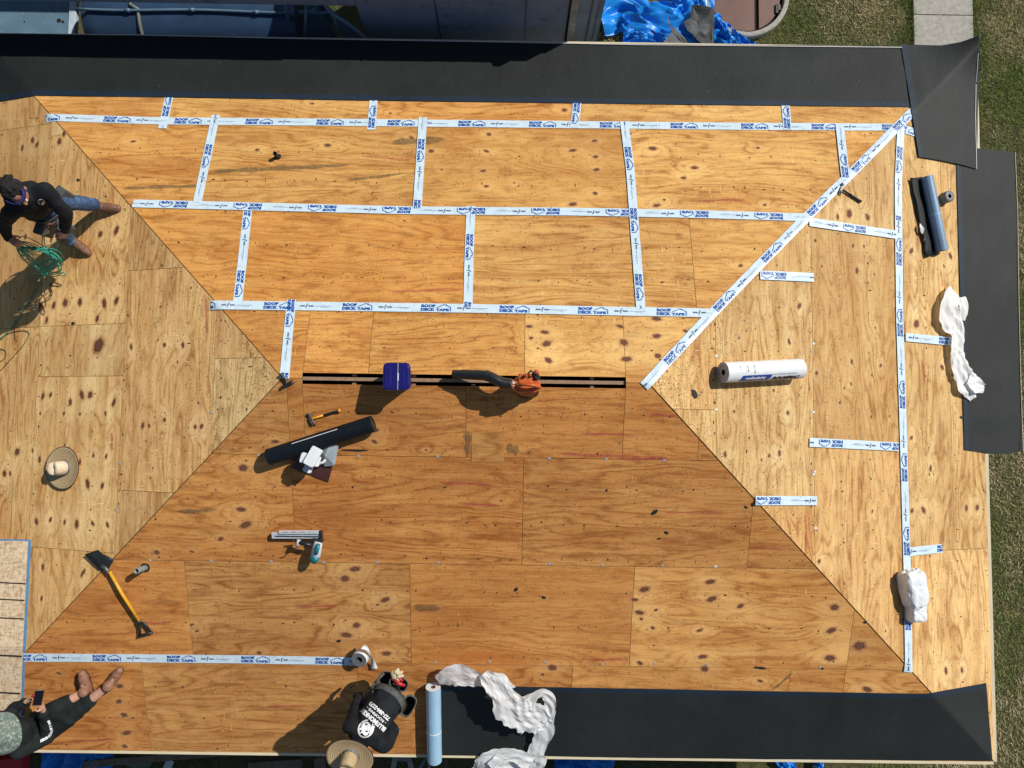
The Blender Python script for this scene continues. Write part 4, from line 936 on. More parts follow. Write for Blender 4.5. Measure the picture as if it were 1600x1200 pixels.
# small roll of grey tape, standing flat
def tape_roll(px, py, r, h, m, mtop, label, tilt=None):
    o = thing('tape_roll', label, 'tape roll', frame((px, py), (px + 8, py)))
    g = G(); g.lathe([(r * .36, h), (r * .6, h + .002), (r * .97, h), (r, h - .004), (r, 0)], m, 32); g.build('wound_tape', parent=o)
    g = G(); g.lathe([(r * .36, h), (r * .36, 0.0)], M_CARD, 24); g.lathe([(r * .36, .004), (0.0001, .004)], M_GAP, 24); g.build('core', parent=o); return o
tape_roll(1474, 310, .068, .09, M_GALV if False else mat('grey_green_tape', (.16, .18, .17), .5, scale=40, var=.2), None, 'small grey tape roll standing beside the glossy blue roll')
def loose_tape_roll():
    B0 = P(563, 1036); o = thing('tape_roll', 'thick grey and white tape roll at the end of the near tape strip', 'tape roll', Matrix.Translation(B0)); bpy.context.view_layer.update()
    q = lambda x, y, h: P(x, y, h) - B0
    r = .088; c = q(564, 1027, .11); ax = Vector((-.20, -.30, .93)).normalized(); R = ax.to_track_quat('Z', 'Y').to_matrix()
    g = G(); g.lathe([(r * .44, .048), (r * .98, .050)], mat('grey_tape_side', (.16, .18, .19), .5, scale=60, var=.2), 40, c=c, R=R); g.lathe([(r * .98, .050), (r, .046), (r, -.05), (r * .44, -.05)], M_WHITEP, 40, c=c, R=R); g.build('wound_tape', parent=o)
    g = G(); g.lathe([(r * .44, .050), (r * .37, .050), (r * .37, -.05)], M_GREYL, 28, c=c, R=R); g.build('core', parent=o)
    def strip(name, pts, w, m):
        sp = spline(pts, 6); g = G(); vs = []
        for p, a in sp_pairs(sp, w): vs += [p - a, p + a]
        g.add(vs, [(2 * k, 2 * k + 2, 2 * k + 3, 2 * k + 1) for k in range(len(sp) - 1)], m, True); g.build(name, parent=o, solid=.0012)
    def sp_pairs(sp, ws):
        n = len(sp)
        return [(p, ws[0].lerp(ws[1], k / (n - 1))) for k, p in enumerate(sp)]
    strip('release_liner', [q(566, 1010, .16), q(575, 1014, .17), q(580, 1024, .13), q(583, 1035, .06), q(585, 1046, .03)], [R @ Vector((0, 0, .045)), (q(587, 1046, .03) - q(576, 1048, .03)) * .5], M_WHITEP)
    strip('slack_tape', [q(548, 1033, .008), q(555, 1034, .02), q(560, 1036, .045), q(566, 1036, .05)], [(q(552, 1027, .008) - q(552, 1040, .008)) * .5, (q(560, 1030, .05) - q(560, 1041, .04)) * .5], M_TAPE)
loose_tape_roll()
# bucket with a square lid, astride the ridge
def bucket():
    b = above(619.5, 588, .31); M = Matrix.Translation(b - Vector((0, 0, .01))) @ Matrix.Rotation(math.radians(0.5), 4, 'Z'); o = thing('bucket', 'square blue bucket with a white line across its lid, left on the ridge slot', 'bucket', M)
    def rr(w, rad, n=6):
        pts = []
        for cx, cy, a0 in ((1, 1, 0), (-1, 1, 90), (-1, -1, 180), (1, -1, 270)):
            for k in range(n + 1):
                a = math.radians(a0 + 90 * k / n); pts.append((cx * (w / 2 - rad) + rad * math.cos(a), cy * (w / 2 - rad) + rad * math.sin(a)))
        return pts
    g = G(); prev = None
    secs = [(.205, .0), (.235, .27), (.25, .275), (.25, .29)]; vs = []
    for w, z in secs: vs += [(x, y, z) for x, y in rr(w, .045)]
    n = 28; g.add(vs, [(j * n + k, j * n + (k + 1) % n, (j + 1) * n + (k + 1) % n, (j + 1) * n + k) for j in range(3) for k in range(n)], M_NAVY, True); g.build('tub', parent=o)
    g = G(); g.prism(rr(.268, .045), .29, .312, M_NAVY); g.prism(rr(.236, .035), .312, .318, M_NAVY); g.build('lid', parent=o, bevel=.003)
    g = G(); g.box((.0135, 0, .3195), (.0035, .262, .002), M_WHITEP); g.box((.016, -.005, .321), (.011, .075, .004), M_WHITEP); g.build('lid_stripe', parent=o)
    for x_, l_ in ((-.055, .16), (.075, .11)):
        g = G(); g.box((x_, .0, .3185), (.003, l_, .0015), M_BLUEL); g.build('lid_rib', parent=o)
    g = G(); g.tube([(-.14, 0, .27), (-.145, -.06, .2), (-.142, -.1, .12), (-.13, -.12, .09)], .003, M_STEEL, 6); g.build('bail_handle', parent=o)
bucket()
def blower():
    b = above(821, 596, .22); M = Matrix.Translation(b + Vector((0, -.03, .0))) @ Matrix.Diagonal((1, 1, 1.55, 1)); o = thing('leaf_blower', 'orange leaf blower with a black tube, lying across the ridge slot', 'leaf blower', M)
    g = G(); R = RotXYZ(x=-6)
    g.lathe([(.0, .06), (.09, .065), (.125, .05), (.135, .0), (.12, -.05), (.05, -.07), (0.0, -.07)], M_ORANGE, 28, c=(.01, .0, .10), R=RotXYZ(x=12), sx=1.0, sy=.82)
    g.prism([(-.13, -.06), (-.07, -.085), (.10, -.08), (.145, -.04), (.15, .02), (.12, .035), (-.10, .03), (-.14, .0)], .13, .19, M_ORANGE)
    g.prism([(-.075, .0), (.06, .0), (.07, .075), (.04, .10), (-.07, .105)], .09, .20, M_ORANGE); g.build('housing', parent=o, bevel=.012)
    g = G(); g.tube([(-.08, -.02, .19), (-.03, -.01, .235), (.06, -.015, .245), (.12, -.025, .22), (.14, -.03, .16)], [.02, .017, .017, .018, .02], M_ORANGE, 12); g.build('handle', parent=o)
    g = G(); g.box((-.115, .0, .165), (.05, .055, .05), M_ORANGE); g.box((-.115, .01, .191), (.028, .018, .003), M_WHITEP); g.box((-.115, -.018, .191), (.022, .012, .003), M_GALV); g.build('outlet_collar', parent=o, bevel=.005)
    g = G(); g.lathe([(.105, -.02), (.11, -.0), (.09, .012), (.0, .014)], M_BLACKP, 24, c=(.03, -.075, .055), R=RotXYZ(x=60)); 
    for k in range(6): g.box((-.03 + k * .02, -.10, .075), (.006, .02, .05), M_STEEL)
    g.build('fan_grille', parent=o)
    g = G(); g.box((.085, .085, .15), (.05, .05, .07), M_BLACKP); g.tube([(.02, .10, .20), (.05, .13, .21), (.08, .11, .2)], .009, M_BLACKP); g.tube([(.08, .08, .2), (.085, .10, .245), (.09, .13, .235)], .008, M_BLACKP); g.box((.115, .07, .17), (.05, .05, .05), M_BLACKP, RotXYZ(z=20)); g.tube([(.0, .08, .205), (-.02, .07, .215)], .016, M_BLACKP); g.build('engine', parent=o, bevel=.004)
    g = G(); g.lathe([(.022, 0), (.024, .02), (.0, .024)], mat('coral_cap', (.55, .09, .05), .4), 16, c=(.105, .115, .19)); g.build('fuel_cap', parent=o)
    g = G()
    def W_(px, py, h): return M.inverted() @ P(px, py, h)
    p = [W_(799, 600, .24), W_(785, 598, .24), W_(772, 592, .23), W_(760, 587, .21), W_(735, 585.5, .16), W_(708, 584.5, .11)]
    pts = spline(p, 8); rad = []
    for i, q in enumerate(pts):
        t = i / len(pts); rad.append((.052 if t < .55 else .050 if t < .9 else .044) + (.0035 * (i % 2) if t < .5 else 0) + (.006 if .55 < t < .6 else 0))
    g.tube(pts, rad, M_BLACKP, 20); g.build('blower_tube', parent=o)
blower()
def shovel():
    M = frame((172, 894), (222, 973), .0); o = thing('shovel', 'shingle stripping shovel with black blade and yellow handle, pointing at the hip', 'shovel', M)
    L = plen((172, 894), (218, 968))
    inv = M.inverted(); q = lambda px, py, h: inv @ P(px, py, h)
    g = G(); tip = [q(132, 866, .05), q(153, 859, .06), q(161, 866, .05), q(176, 872, .01), q(177, 877, .01), q(169, 890, .02), q(163, 891, .03), q(155, 890, .03)]
    c = sum(tip, Vector()) / 8 + Vector((0, 0, -.012)); g.add(tip + [c], [(i, (i + 1) % 8, 8) for i in range(8)], M_BLACKP, True); g.build('blade', parent=o, solid=.004)
    g = G(); g.tube([q(160, 884, .035), q(166, 889, .055), q(171, 896, .06)], [.022, .02, .018], M_STEEL, 12); g.build('socket', parent=o)
    g = G(); g.tube([q(171, 893, .062), q(190, 927, .075), q(218, 971, .062)], [.0165, .017, .0165], M_YEL, 14); g.build('handle', parent=o)
    g = G(); a, b1, b2, e1, e2 = q(217, 969, .06), q(218, 978, .05), q(226, 974, .05), q(219, 994, .045), q(236, 988, .045)
    g.tube([a, q(218, 974, .055)], [.022, .022], M_BLACKP, 12); g.tube([q(217, 973, .055), b1, e1], .014, M_BLACKP, 10); g.tube([q(219, 973, .055), b2, e2], .014, M_BLACKP, 10); g.tube([q(217, 994, .045), q(238, 988, .045)], .016, M_BLACKP, 12); g.build('grip', parent=o)
shovel()
def hammer(p0, p1, label, handle_m, handle_m2, head_m, Lh=.30, hd=.125, butt=None, h=.012, name='hammer', ang=0):
    M = frame(p0, p1, .0); o = thing(name, label, 'hammer', M)
    g = G(); r = .013
    g.tube([(-.01, 0, .022), (.0, 0, .022), (Lh * .45, 0, .02)], [.010, .011, r], handle_m, 10, flat=.75); g.build('shaft', parent=o)
    g = G(); g.tube([(Lh * .44, 0, .02), (Lh * .6, 0, .02), (Lh * .85, 0, .018), (Lh, 0, .018)], [.014, .0165, .016, .018], handle_m2, 12, flat=.75); g.build('grip', parent=o)
    if butt: g = G(); g.tube([(Lh * .95, 0, .019), (Lh * 1.01, 0, .019), (Lh * 1.03, 0, .019)], [.019, .0205, .014], butt, 12); g.build('butt_cap', parent=o)
    g = G(); g.lathe([(.0, .0), (.016, .0), (.0175, .005), (.0165, .02), (.011, .03), (.013, .055)], head_m, 18, c=(0, .07, .022), R=RotXYZ(x=90))
    g.box((0, .0, .022), (.030, .045, .026), head_m)
    for s in (-1, 1): g.tube([(s * .007, -.01, .022), (s * .010, -.04, .026), (s * .014, -.065, .018), (s * .017, -.078, .006)], [.012, .010, .007, .003], head_m, 8)
    g.build('head', parent=o, bevel=.002)
    return o
hammer((487, 654), (533, 640), 'yellow and black claw hammer above the long black roll', M_YEL, M_BLACKP, M_STEEL, .31, butt=M_YEL)
hammer((1312, 296), (1340, 314), 'black handled hammer lying on the diagonal hip tape', M_BLACKP, M_BLACKP, M_STEEL, .30)
hh = hammer((450, 600), (444, 590), 'stubby black hammer stapler at the left end of the ridge', M_BLACKP, M_BLACKP, M_BLACKP, .13)
def nailer():
    M = frame((425, 838), (503, 838), .0); o = thing('nail_gun', 'teal and silver framing nail gun propped on the near slope', 'nail gun', M); inv = M.inverted()
    q = lambda px, py, h: inv @ P(px, py, h)
    def bar(g, a, b, w, h, m):
        d = (b - a); c = (a + b) / 2; X = d.normalized(); Y = Vector((0, 0, 1)).cross(X).normalized(); Z = X.cross(Y); g.box(c, (d.length, w, h), m, Matrix((X, Y, Z)).transposed())
    g = G(); bar(g, q(425, 836.5, .05), q(500, 836.5, .055), .062, .035, M_ALU); bar(g, q(436, 831.5, .07), q(498, 831.5, .075), .035, .03, M_ALU); g.build('magazine', parent=o, bevel=.004)
    g = G(); bar(g, q(430, 837.8, .071), q(497, 838.6, .076), .010, .006, M_BLACKP)
    g.build('nail_slot', parent=o)
    for x in (442, 455, 468, 481):
        g = G(); bar(g, q(x, 831.2, .088), q(x + 8, 831.5, .088), .009, .003, mat('coral_print', (.5, .2, .15), .5)); g.build('slot_window', parent=o)
    g = G(); bar(g, q(501, 829, .06), q(503, 847, .085), .03, .045, M_BLACKP); bar(g, q(488, 844, .09), q(503, 846, .09), .04, .05, M_BLACKP); g.build('nose', parent=o, bevel=.004)
    g = G(); g.tube([q(498, 847, .12), q(496, 853, .14), q(493.5, 866, .145), q(492.5, 869, .145)], [.050, .058, .062, .055], M_ALU, 20, flat=.8); g.build('cylinder', parent=o)
    g = G(); g.tube([q(492.5, 868, .15), q(491, 873, .15), q(490, 877, .145)], [.058, .058, .045], M_TEAL, 20, flat=.8); g.build('end_cap', parent=o)
    g = G(); g.tube([q(498, 850, .195), q(495.5, 858, .208), q(494, 865, .204)], [.018, .024, .020], M_TEAL, 16, flat=1.0); g.build('side_badge', parent=o)
    g = G(); g.tube([q(487, 852, .15), q(478, 850, .15), q(468, 848, .14)], [.022, .02, .022], M_BLACKP, 14); g.build('handle', parent=o)
    g = G(); g.tube([q(467, 843, .12), q(465.5, 853, .15)], [.020, .022], M_ALU, 14); g.tube([q(462, 846, .1), q(456, 845, .12)], [.01, .008], M_BLACKP, 8); g.build('air_fitting', parent=o)
    g = G(); g.tube([q(466, 853, .15), q(462, 858, .17), q(457, 858, .19)], .006, M_BLACKP, 8); g.build('belt_hook', parent=o)
nailer()
def vent_cap():
    b = above(494, 718, .0); M = Matrix.Translation(P(495, 722)); o = thing('roof_vent', 'loose roof vent with white cross shaped cap and brown flashing plate', 'roof vent', M); inv = M.inverted()
    q = lambda px, py, h: inv @ P(px, py, h)
    def plate(name, pts, m, th=.003):
        g = G(); g.add([q(*p) for p in pts], [tuple(range(len(pts)))[::-1]], m); return g.build(name, parent=o, solid=th)
    plate('flashing_plate', [(455, 731, .012), (463, 702, .035), (522, 720, .035), (513, 753, .012)], M_BRNM2, .004)
    g = G(); A = [q(497, 702, .04), q(515, 694, .09), q(529, 697, .10), q(523, 727, .08), q(507, 729, .05), q(508, 712, .13)]
    g.add(A, [(5, 1, 0), (5, 2, 1), (5, 3, 2), (5, 4, 3), (5, 0, 4)], M_GALV); g.build('bent_sheet', parent=o, solid=.002)
    g = G(); c = q(500, 714, .09); g.lathe([(.075, -.06), (.078, 0), (.070, .02), (.05, .022)], M_WHITEP, 30, c=c, R=RotXYZ(x=0, y=14, z=0)); g.build('collar', parent=o)
    def slab(name, px, py, h, L, w, th, rot, m):
        g = G(); n = 5; pts = []
        for cx, cy, a0 in ((1, 1, 0), (-1, 1, 90), (-1, -1, 180), (1, -1, 270)):
            for k in range(n + 1): a = math.radians(a0 + 90 * k / n); pts.append((cx * (L / 2 - .02) + .02 * math.cos(a), cy * (w / 2 - .02) + .02 * math.sin(a)))
        g.prism(pts, -th / 2, th / 2, m); ob = g.build(name, parent=o, bevel=.004); ob.matrix_basis = Matrix.Translation(q(px, py, h)) @ Matrix.Rotation(math.radians(rot), 4, 'Z') @ Matrix.Rotation(math.radians(8), 4, 'Y')
    slab('cap_blade', 485, 718, .22, .20, .105, .05, -15, M_WHITEP)
    slab('cap_blade', 489, 713.5, .265, .20, .115, .035, 63, M_WHITEP)
    slab('cap_tab', 482, 731, .17, .10, .09, .03, 70, M_WHITEP)
vent_cap()
def pipe(px0, py0, px1, py1, r, label, m):
    b = P(px0, py0); d = P(px1, py1, 0.0); 
    # height so that the top shows at the second pixel
    best = min((((lambda Q: (Q - CO).normalized().dot(ray(px1, py1).normalized()))(b + Vector((0, 0, z)))), z) if False else (-(b + Vector((0, 0, z)) - CO).normalized().dot(ray(px1, py1).normalized()), z) for z in np.linspace(.02, .5, 97))
    z = best[1]; o = thing('vent_pipe', label, 'pipe', Matrix.Translation(b))
    g = G(); g.lathe([(r, -.02), (r, z), (r * .78, z), (r * .78, .02)], m, 24); g.lathe([(r * .78, .03), (.0001, .03)], M_GAP, 24); g.build('pipe_wall', parent=o)
    g = G(); vs = [(r * q * math.cos(k * math.pi / 10), r * q * math.sin(k * math.pi / 10), 0) for q in (1.02, 1.7) for k in range(20)]; nn = normal_at(b)
    vs = [(x, y, -(nn.x * x + nn.y * y) / nn.z + .003) for x, y, _ in vs]; g.add(vs, [(k, (k + 1) % 20, 20 + (k + 1) % 20, 20 + k) for k in range(20)], M_GAP); g.build('cut_hole', parent=o)
pipe(227, 887, 213, 893, .030, 'grey vent pipe stub through the near slope beside the shovel handle', mat('grey_pvc', (.20, .22, .21), .5, scale=30))
pipe(434, 245, 429.5, 239, .024, 'small black pipe stub poking through the far slope', M_BLACKP)
def straw_hat(M, label=None, parent=None, R=.235, H=.125, top=None):
    if parent is None: o = thing('straw_hat', label, 'hat', M)
    else:
        o = bpy.data.objects.new('straw_hat', None); COL.objects.link(o); o.parent = parent; o.matrix_basis = M; o.empty_display_size = .1
    nb = 22; prof = [(R - (R - .088) * i / nb, .018 * (1 - abs(i / nb - .15)) * (1 - i / nb) * 1.2) for i in range(nb + 1)]; kr = [p[0] * 4 for p in prof]
    # brim with a soft wave
    g = G(); n = 56; vs = []; ks = []
    for r, z in prof:
        for k in range(n):
            a = 2 * math.pi * k / n; t = (r - .088) / (R - .088); vs.append((r * math.cos(a), r * math.sin(a) * 1.0, z + .007 * t * t * math.cos(2 * a + .5) + .016)); ks.append(r * 4)
    g.add(vs, [(j * n + k, j * n + (k + 1) % n, (j + 1) * n + (k + 1) % n, (j + 1) * n + k) for j in range(nb) for k in range(n)], M_STRAW, True, ks); g.build('brim', parent=o, solid=.003)
    g = G(); g.tube([(R * math.cos(2 * math.pi * k / n), R * math.sin(2 * math.pi * k / n), .016 + prof[0][1] + .007 * math.cos(4 * math.pi * k / n + .5)) for k in range(n + 1)], .0045, M_DKTRIM, 6, caps=False); g.build('brim_edge', parent=o)
    g = G(); vs = []; ks = []; cp = [(.088, .016), (.086, .05), (.083, .09), (.078, H * .93), (.066, H), (.045, H + .004), (.02, H - .002), (.0005, H - .004)]
    for r, z in cp:
        for k in range(n):
            a = 2 * math.pi * k / n; x, y = r * math.cos(a) * 1.1, r * math.sin(a) * .95; dent = -.028 * math.exp(-(x * x) / .0007) * (1 if z > H * .9 else .3 * (z / H)); vs.append((x, y, z + dent)); ks.append(z * 5 + .7)
    g.add(vs, [(j * n + k, j * n + (k + 1) % n, (j + 1) * n + (k + 1) % n, (j + 1) * n + k) for j in range(len(cp) - 1) for k in range(n)], top or M_STRAW, True, ks); g.build('crown', parent=o)
    g = G(); g.lathe([(.0905, .018), (.0900, .045)], M_HATBAND, n, sx=1.1, sy=.95); g.lathe([(.0885, .047), (.0890, .043)], M_DKTRIM, n, sx=1.1, sy=.95); g.build('hat_band', parent=o)
    return o
straw_hat(frame((102, 731), (88, 734), .002), H=.165, label='pale straw hat with dark brim edge, lying alone on the left slope', top=mat('pale_straw_felt', (.70, .56, .38), .7, scale=25))
def bag():
    M = frame((1427, 930), (1430, 960), 0); o = thing('wrapped_bundle', 'white wrapped bundle sitting on the lower end of the upright tape', 'bundle', M); inv = M.inverted()
    for nm, (px, py, h), (a, b, c), rot, sd in (('upper_lump', (1427, 919, .10), (.20, .128, .10), 4, 1), ('lower_lump', (1431, 953, .08), (.125, .098, .075), -6, 9)):
        bm = bmesh.new(); bmesh.ops.create_icosphere(bm, subdivisions=4, radius=1)
        for v in bm.verts:
            d = v.co.copy(); e = .55
            s = (abs(d.x) ** 6 + abs(d.y) ** 6 + abs(d.z) ** 6) ** (-1 / 6); d = d * (.12 + .88 * s)
            k = 1 + .30 * (noise.voronoi(d * 1.5 + Vector((sd, 0, 0)))[0][0] - .4) * .6 + .05 * (noise.voronoi(d * 4 + Vector((sd, 3, 0)))[0][0] - .3) - .10 * max(0, .12 - abs(noise.noise(d * 1.7 + Vector((sd, 5, 0))))) * 6
            v.co = Vector((d.x * a, d.y * b, d.z * c)) * k
        me = bpy.data.meshes.new(nm); bm.to_mesh(me); bm.free(); me.materials.append(M_WRAPR)
        for p in me.polygons: p.use_smooth = False
        ob = bpy.data.objects.new('wrapping' if nm[0] == 'u' else 'bundle_end', me); COL.objects.link(ob); ob.parent = o; ob.matrix_basis = Matrix.Translation(inv @ P(px, py, h)) @ Matrix.Rotation(math.radians(rot), 4, 'Z')
    g = G(); g.box(inv @ P(1444, 947, .10), (.05, .012, .05), M_BLUEL); g.box(inv @ P(1434, 953, .19), (.008, .04, .004), M_BLUEL); g.build('blue_print', parent=o)
bag()
# torn scraps of black shingle and felt lying about
SCR = [(1085,615,16,'long leaf shaped black scrap near the ridge end',60),(1023,800,11,'largest black scrap on the near slope',-40),(1042,832,7,'small black scrap just below the largest one',30),(1030,841,5,'tiny black scrap near the middle of the near slope',0),(1166,792,6,'black scrap touching the end of the near right hip',50),(1176,788,7,'black scrap under the lone tape strip',80),(850,933,8,'round black scrap below the middle seam of the near slope',30),(807,920,8,'curled black scrap at the left of a round one',-60),(1189,1043,20,'thin black scrap just above the near underlayment',5),(1352,972,7,'black scrap stuck in the near right hip joint',20),(1502,652,8,'grey scrap beside the corner of the right underlayment',20),(530,1001,9,'black scrap under a cluster of knots on the near slope',0),(123,281,7,'triangular black scrap above the worker with the hose',15),(115,505,8,'bow tie shaped black scrap on the left slope',10),(80,445,7,'slim black scrap below the green hose',60),(555,703,50,'long split black sliver right of the vent cap',2),(1285,1044,5,'small black scrap near the right end of the near seam',40)]
for px, py, s, lab, ang in SCR:
    M = frame((px, py), (px + 10, py), .006) @ Matrix.Rotation(math.radians(-ang), 4, 'Z'); g = G(); L = s * .0072; n = 9; a = L / 2; b = L * (.26 if s < 18 else .10 if s < 30 else .03); pts = []
    for k in range(n): t = 2 * math.pi * k / n; q = random.uniform(.65, 1.15); pts.append((a * math.cos(t) * q, b * math.sin(t) * q))
    g.prism(pts, -.002, .004, M_FELT if 'grey' in lab or 'leaf' in lab else M_BLACKP); o = g.build('shingle_scrap', label=lab, cat='scrap', group='black scraps scattered on the deck'); o.matrix_world = M
# green specks of torn wrapper
# ------------------------------------------------------------------ people
def blob(name, parts, m, parent, voxel=.009, smooth=6, disp=0.0, dscale=9, seed=0, shade=True, cut=None):
    g = G()
    def sph(c, r, X=None, n=14):
        if not hasattr(r, '__len__'): r = (r, r, r)
        R = X or Matrix.Identity(3); vs = []; nr = n // 2
        vs.append(Vector(c) + R @ Vector((0, 0, r[2])))
        for j in range(1, nr):
            th = math.pi * j / nr
            for k in range(n): a = 2 * math.pi * k / n; vs.append(Vector(c) + R @ Vector((r[0] * math.sin(th) * math.cos(a), r[1] * math.sin(th) * math.sin(a), r[2] * math.cos(th))))
        vs.append(Vector(c) + R @ Vector((0, 0, -r[2]))); e = len(vs) - 1
        fs = [(0, 1 + k, 1 + (k + 1) % n) for k in range(n)] + [(1 + j * n + k, 1 + (j + 1) * n + k, 1 + (j + 1) * n + (k + 1) % n, 1 + j * n + (k + 1) % n) for j in range(nr - 2) for k in range(n)] + [(e, 1 + (nr - 2) * n + (k + 1) % n, 1 + (nr - 2) * n + k) for k in range(n)]
        g.add(vs, fs, m)
    for p in parts:
        if p[0] == 'c':
            _, a, ra, b, rb = p[:5]; a, b = Vector(a), Vector(b); sph(a, ra, n=12); sph(b, rb, n=12)
            if (b - a).length > 1e-4: g.tube([a, (a + b) / 2, b], [ra, (ra + rb) / 2, rb], m, 12)
        else: sph(p[1], p[2], p[3] if len(p) > 3 else None, 18)
    o = g.build(name); md = o.modifiers.new('r', 'REMESH'); md.mode = 'VOXEL'; md.voxel_size = voxel; md.use_smooth_shade = True
    md = o.modifiers.new('s', 'SMOOTH'); md.iterations = smooth; md.factor = .5
    me = eval_mesh(o); old = o.data; o.modifiers.clear(); o.data = me; bpy.data.meshes.remove(old)
    if disp:
        me.update(); n_ = len(me.vertices); co = np.zeros(n_ * 3); me.vertices.foreach_get('co', co); no = np.array([v.normal[:] for v in me.vertices]); co = co.reshape(-1, 3)
        d = np.array([(1 - abs(noise.noise(Vector(c) * dscale + Vector((seed, 0, 0)))) * 2.6) for c in co]); me.vertices.foreach_set('co', (co + no * d[:, None] * disp).ravel()); me.update()
    me.materials.clear(); me.materials.append(m)
    me.polygons.foreach_set('use_smooth', [shade] * len(me.polygons)); me.polygons.foreach_set('material_index', [0] * len(me.polygons))
    o.parent = parent; return o
def hand(wr, tip, palm, side, curl=40, spread=1.0, s=1.0):
    """capsules of a hand: wrist point, direction point, palm facing vector, side=+1/-1 for the thumb"""
    wr, tip = Vector(wr), Vector(tip); d = (tip - wr).normalized(); pn = Vector(palm); pn = (pn - d * pn.dot(d)).normalized(); w = d.cross(pn) * side
    out = [('c', wr, .024 * s, wr + d * .03 * s, .026 * s)]
    for k in (-1.5, -.5, .5, 1.5): out.append(('c', wr + d * .03 * s + w * k * .012 * s, .015 * s, wr + d * .088 * s + w * k * .019 * s, .0125 * s))
    for k, L, c in ((-1.5, .060, 1.1), (-.5, .074, 1.0), (.5, .078, .9), (1.5, .070, .75)):
        p = wr + d * .090 * s + w * k * .0195 * s; a = 0; dd = d
        for j, f in enumerate((.45, .30, .25)):
            a += math.radians(curl * c) * (.7 if j == 0 else 1); dd = (d * math.cos(a) + pn * math.sin(a) + w * k * .05 * spread).normalized(); q = p + dd * L * f * s; out.append(('c', p, (.0098 - j * .0012) * s, q, (.0088 - j * .0012) * s)); p = q
    p = wr + d * .025 * s + w * .026 * s; q = p + (d * .55 + w * .75 + pn * .35).normalized() * .042 * s; r = q + (d * .85 + w * .2 + pn * .5).normalized() * .032 * s
    out += [('c', p, .015 * s, q, .0115 * s), ('c', q, .011 * s, r, .0088 * s)]
    return out
def head_parts(c, face, up, s=1.0):
    """head centre, facing direction, up direction"""
    c, f, u = Vector(c), Vector(face).normalized(), Vector(up); u = (u - f * u.dot(f)).normalized(); x = f.cross(u); R = Matrix((x, f, u)).transposed()
    L = lambda a, b, d: c + (x * a + f * b + u * d) * s
    return [('e', L(0, -.01, .025), (.074 * s, .092 * s, .088 * s), R), ('e', L(0, .018, -.045), (.056 * s, .068 * s, .070 * s), R), ('e', L(0, .055, -.095), (.026 * s, .022 * s, .02 * s), R),
            ('c', L(0, .088, .0), .010 * s, L(0, .106, -.030), .013 * s), ('c', L(-.012, .098, -.036), .008 * s, L(.012, .098, -.036), .008 * s), ('c', L(-.02, .080, -.066), .007 * s, L(.02, .080, -.066), .007 * s),
            ('c', L(-.03, .083, .018), .009 * s, L(.03, .083, .018), .009 * s), ('e', L(-.076, -.005, -.012), (.010 * s, .018 * s, .030 * s), R), ('e', L(.076, -.005, -.012), (.010 * s, .018 * s, .030 * s), R)], L, R
def eyes(L, parent, s=1.0):
    for k in (-1, 1):
        g = G(); g.lathe([(.0001, .004), (.009, .001), (.012, -.003)], M_WHITEP, 10, c=L(k * .031, .083, -.002)); g.lathe([(.0001, .006), (.005, .004)], M_BLACKP, 8, c=L(k * .031, .085, -.002)); g.build('eye', parent=parent)
def limb(a, b, c, r1, r2, r3): return [('c', a, r1, b, r2), ('c', b, r2, c, r3)]
def ground(o, px, py):
    return o
def boot(name, an, toe, up, m, parent, seed=0, h=.12):
    an, toe = Vector(an), Vector(toe); d = (toe - an); d = d.normalized(); u = Vector(up)
    heel = an - d * .05 - u * .045
    o = blob(name, [('c', an + u * h, .062, an, .060), ('c', an, .058, heel + u * .02, .052), ('c', heel + u * .012 , .048, heel + d * .10 + u * .01, .056), ('c', heel + d * .09 + u * .015, .056, heel + d * .20 + u * .006, .053), ('c', heel + d * .19, .053, heel + d * .25, .042)], m, parent, .009, 4, .002, 20, seed)
    g = G(); x = d.cross(u).normalized(); pts = []
    for t, w in ((-.045, .02), (-.02, .037), (.05, .035), (.12, .042), (.19, .046), (.245, .038), (.275, .018)): pts.append((t, w))
    poly = pts + [(t, -w) for t, w in reversed(pts)]; R = Matrix((d, x, d.cross(x) * -1 if d.cross(x).dot(u) < 0 else d.cross(x))).transposed()
    vs = [heel + d * t + x * w - u * z for z in (.042, .022) for t, w in poly]; n = len(poly)
    g.add(vs, [tuple(range(n)), tuple(range(n, 2 * n))[::-1]] + [(i, n + i, n + (i + 1) % n, (i + 1) % n) for i in range(n)], M_SOLE); sole = g.build('sole', parent=o)
    g = G()
    for t in (.06, .085, .11, .135): g.tube([heel + d * t + x * .02 + u * (.062 - t * .1), heel + d * t + u * (.072 - t * .1), heel + d * t - x * .02 + u * (.062 - t * .1)], .0028, M_DKTRIM, 6)
    g.build('laces', parent=o)
    return o
def decal_on(target, org, X, Y, polys, m, name, parent, depth=.6, off=.004, dens=1):
    """project flat shapes (lists of 2D verts/faces) onto a cloth surface along X x Y"""
    me = target.data; bvh = BVHTree.FromPolygons([v.co for v in me.vertices], [p.vertices[:] for p in me.polygons]); N = X.cross(Y).normalized(); g = G()
    for vs, fs in polys:
        out = []
        for x, y in vs:
            p = org + X * float(x) + Y * float(y) + N * depth; h = bvh.ray_cast(p, -N, depth * 2)
            out.append((h[0] + N * off) if h[0] is not None else p - N * depth)
        g.add(out, fs, m)
    return g.build(name, parent=parent)
UP = Vector((0, 0, 1))
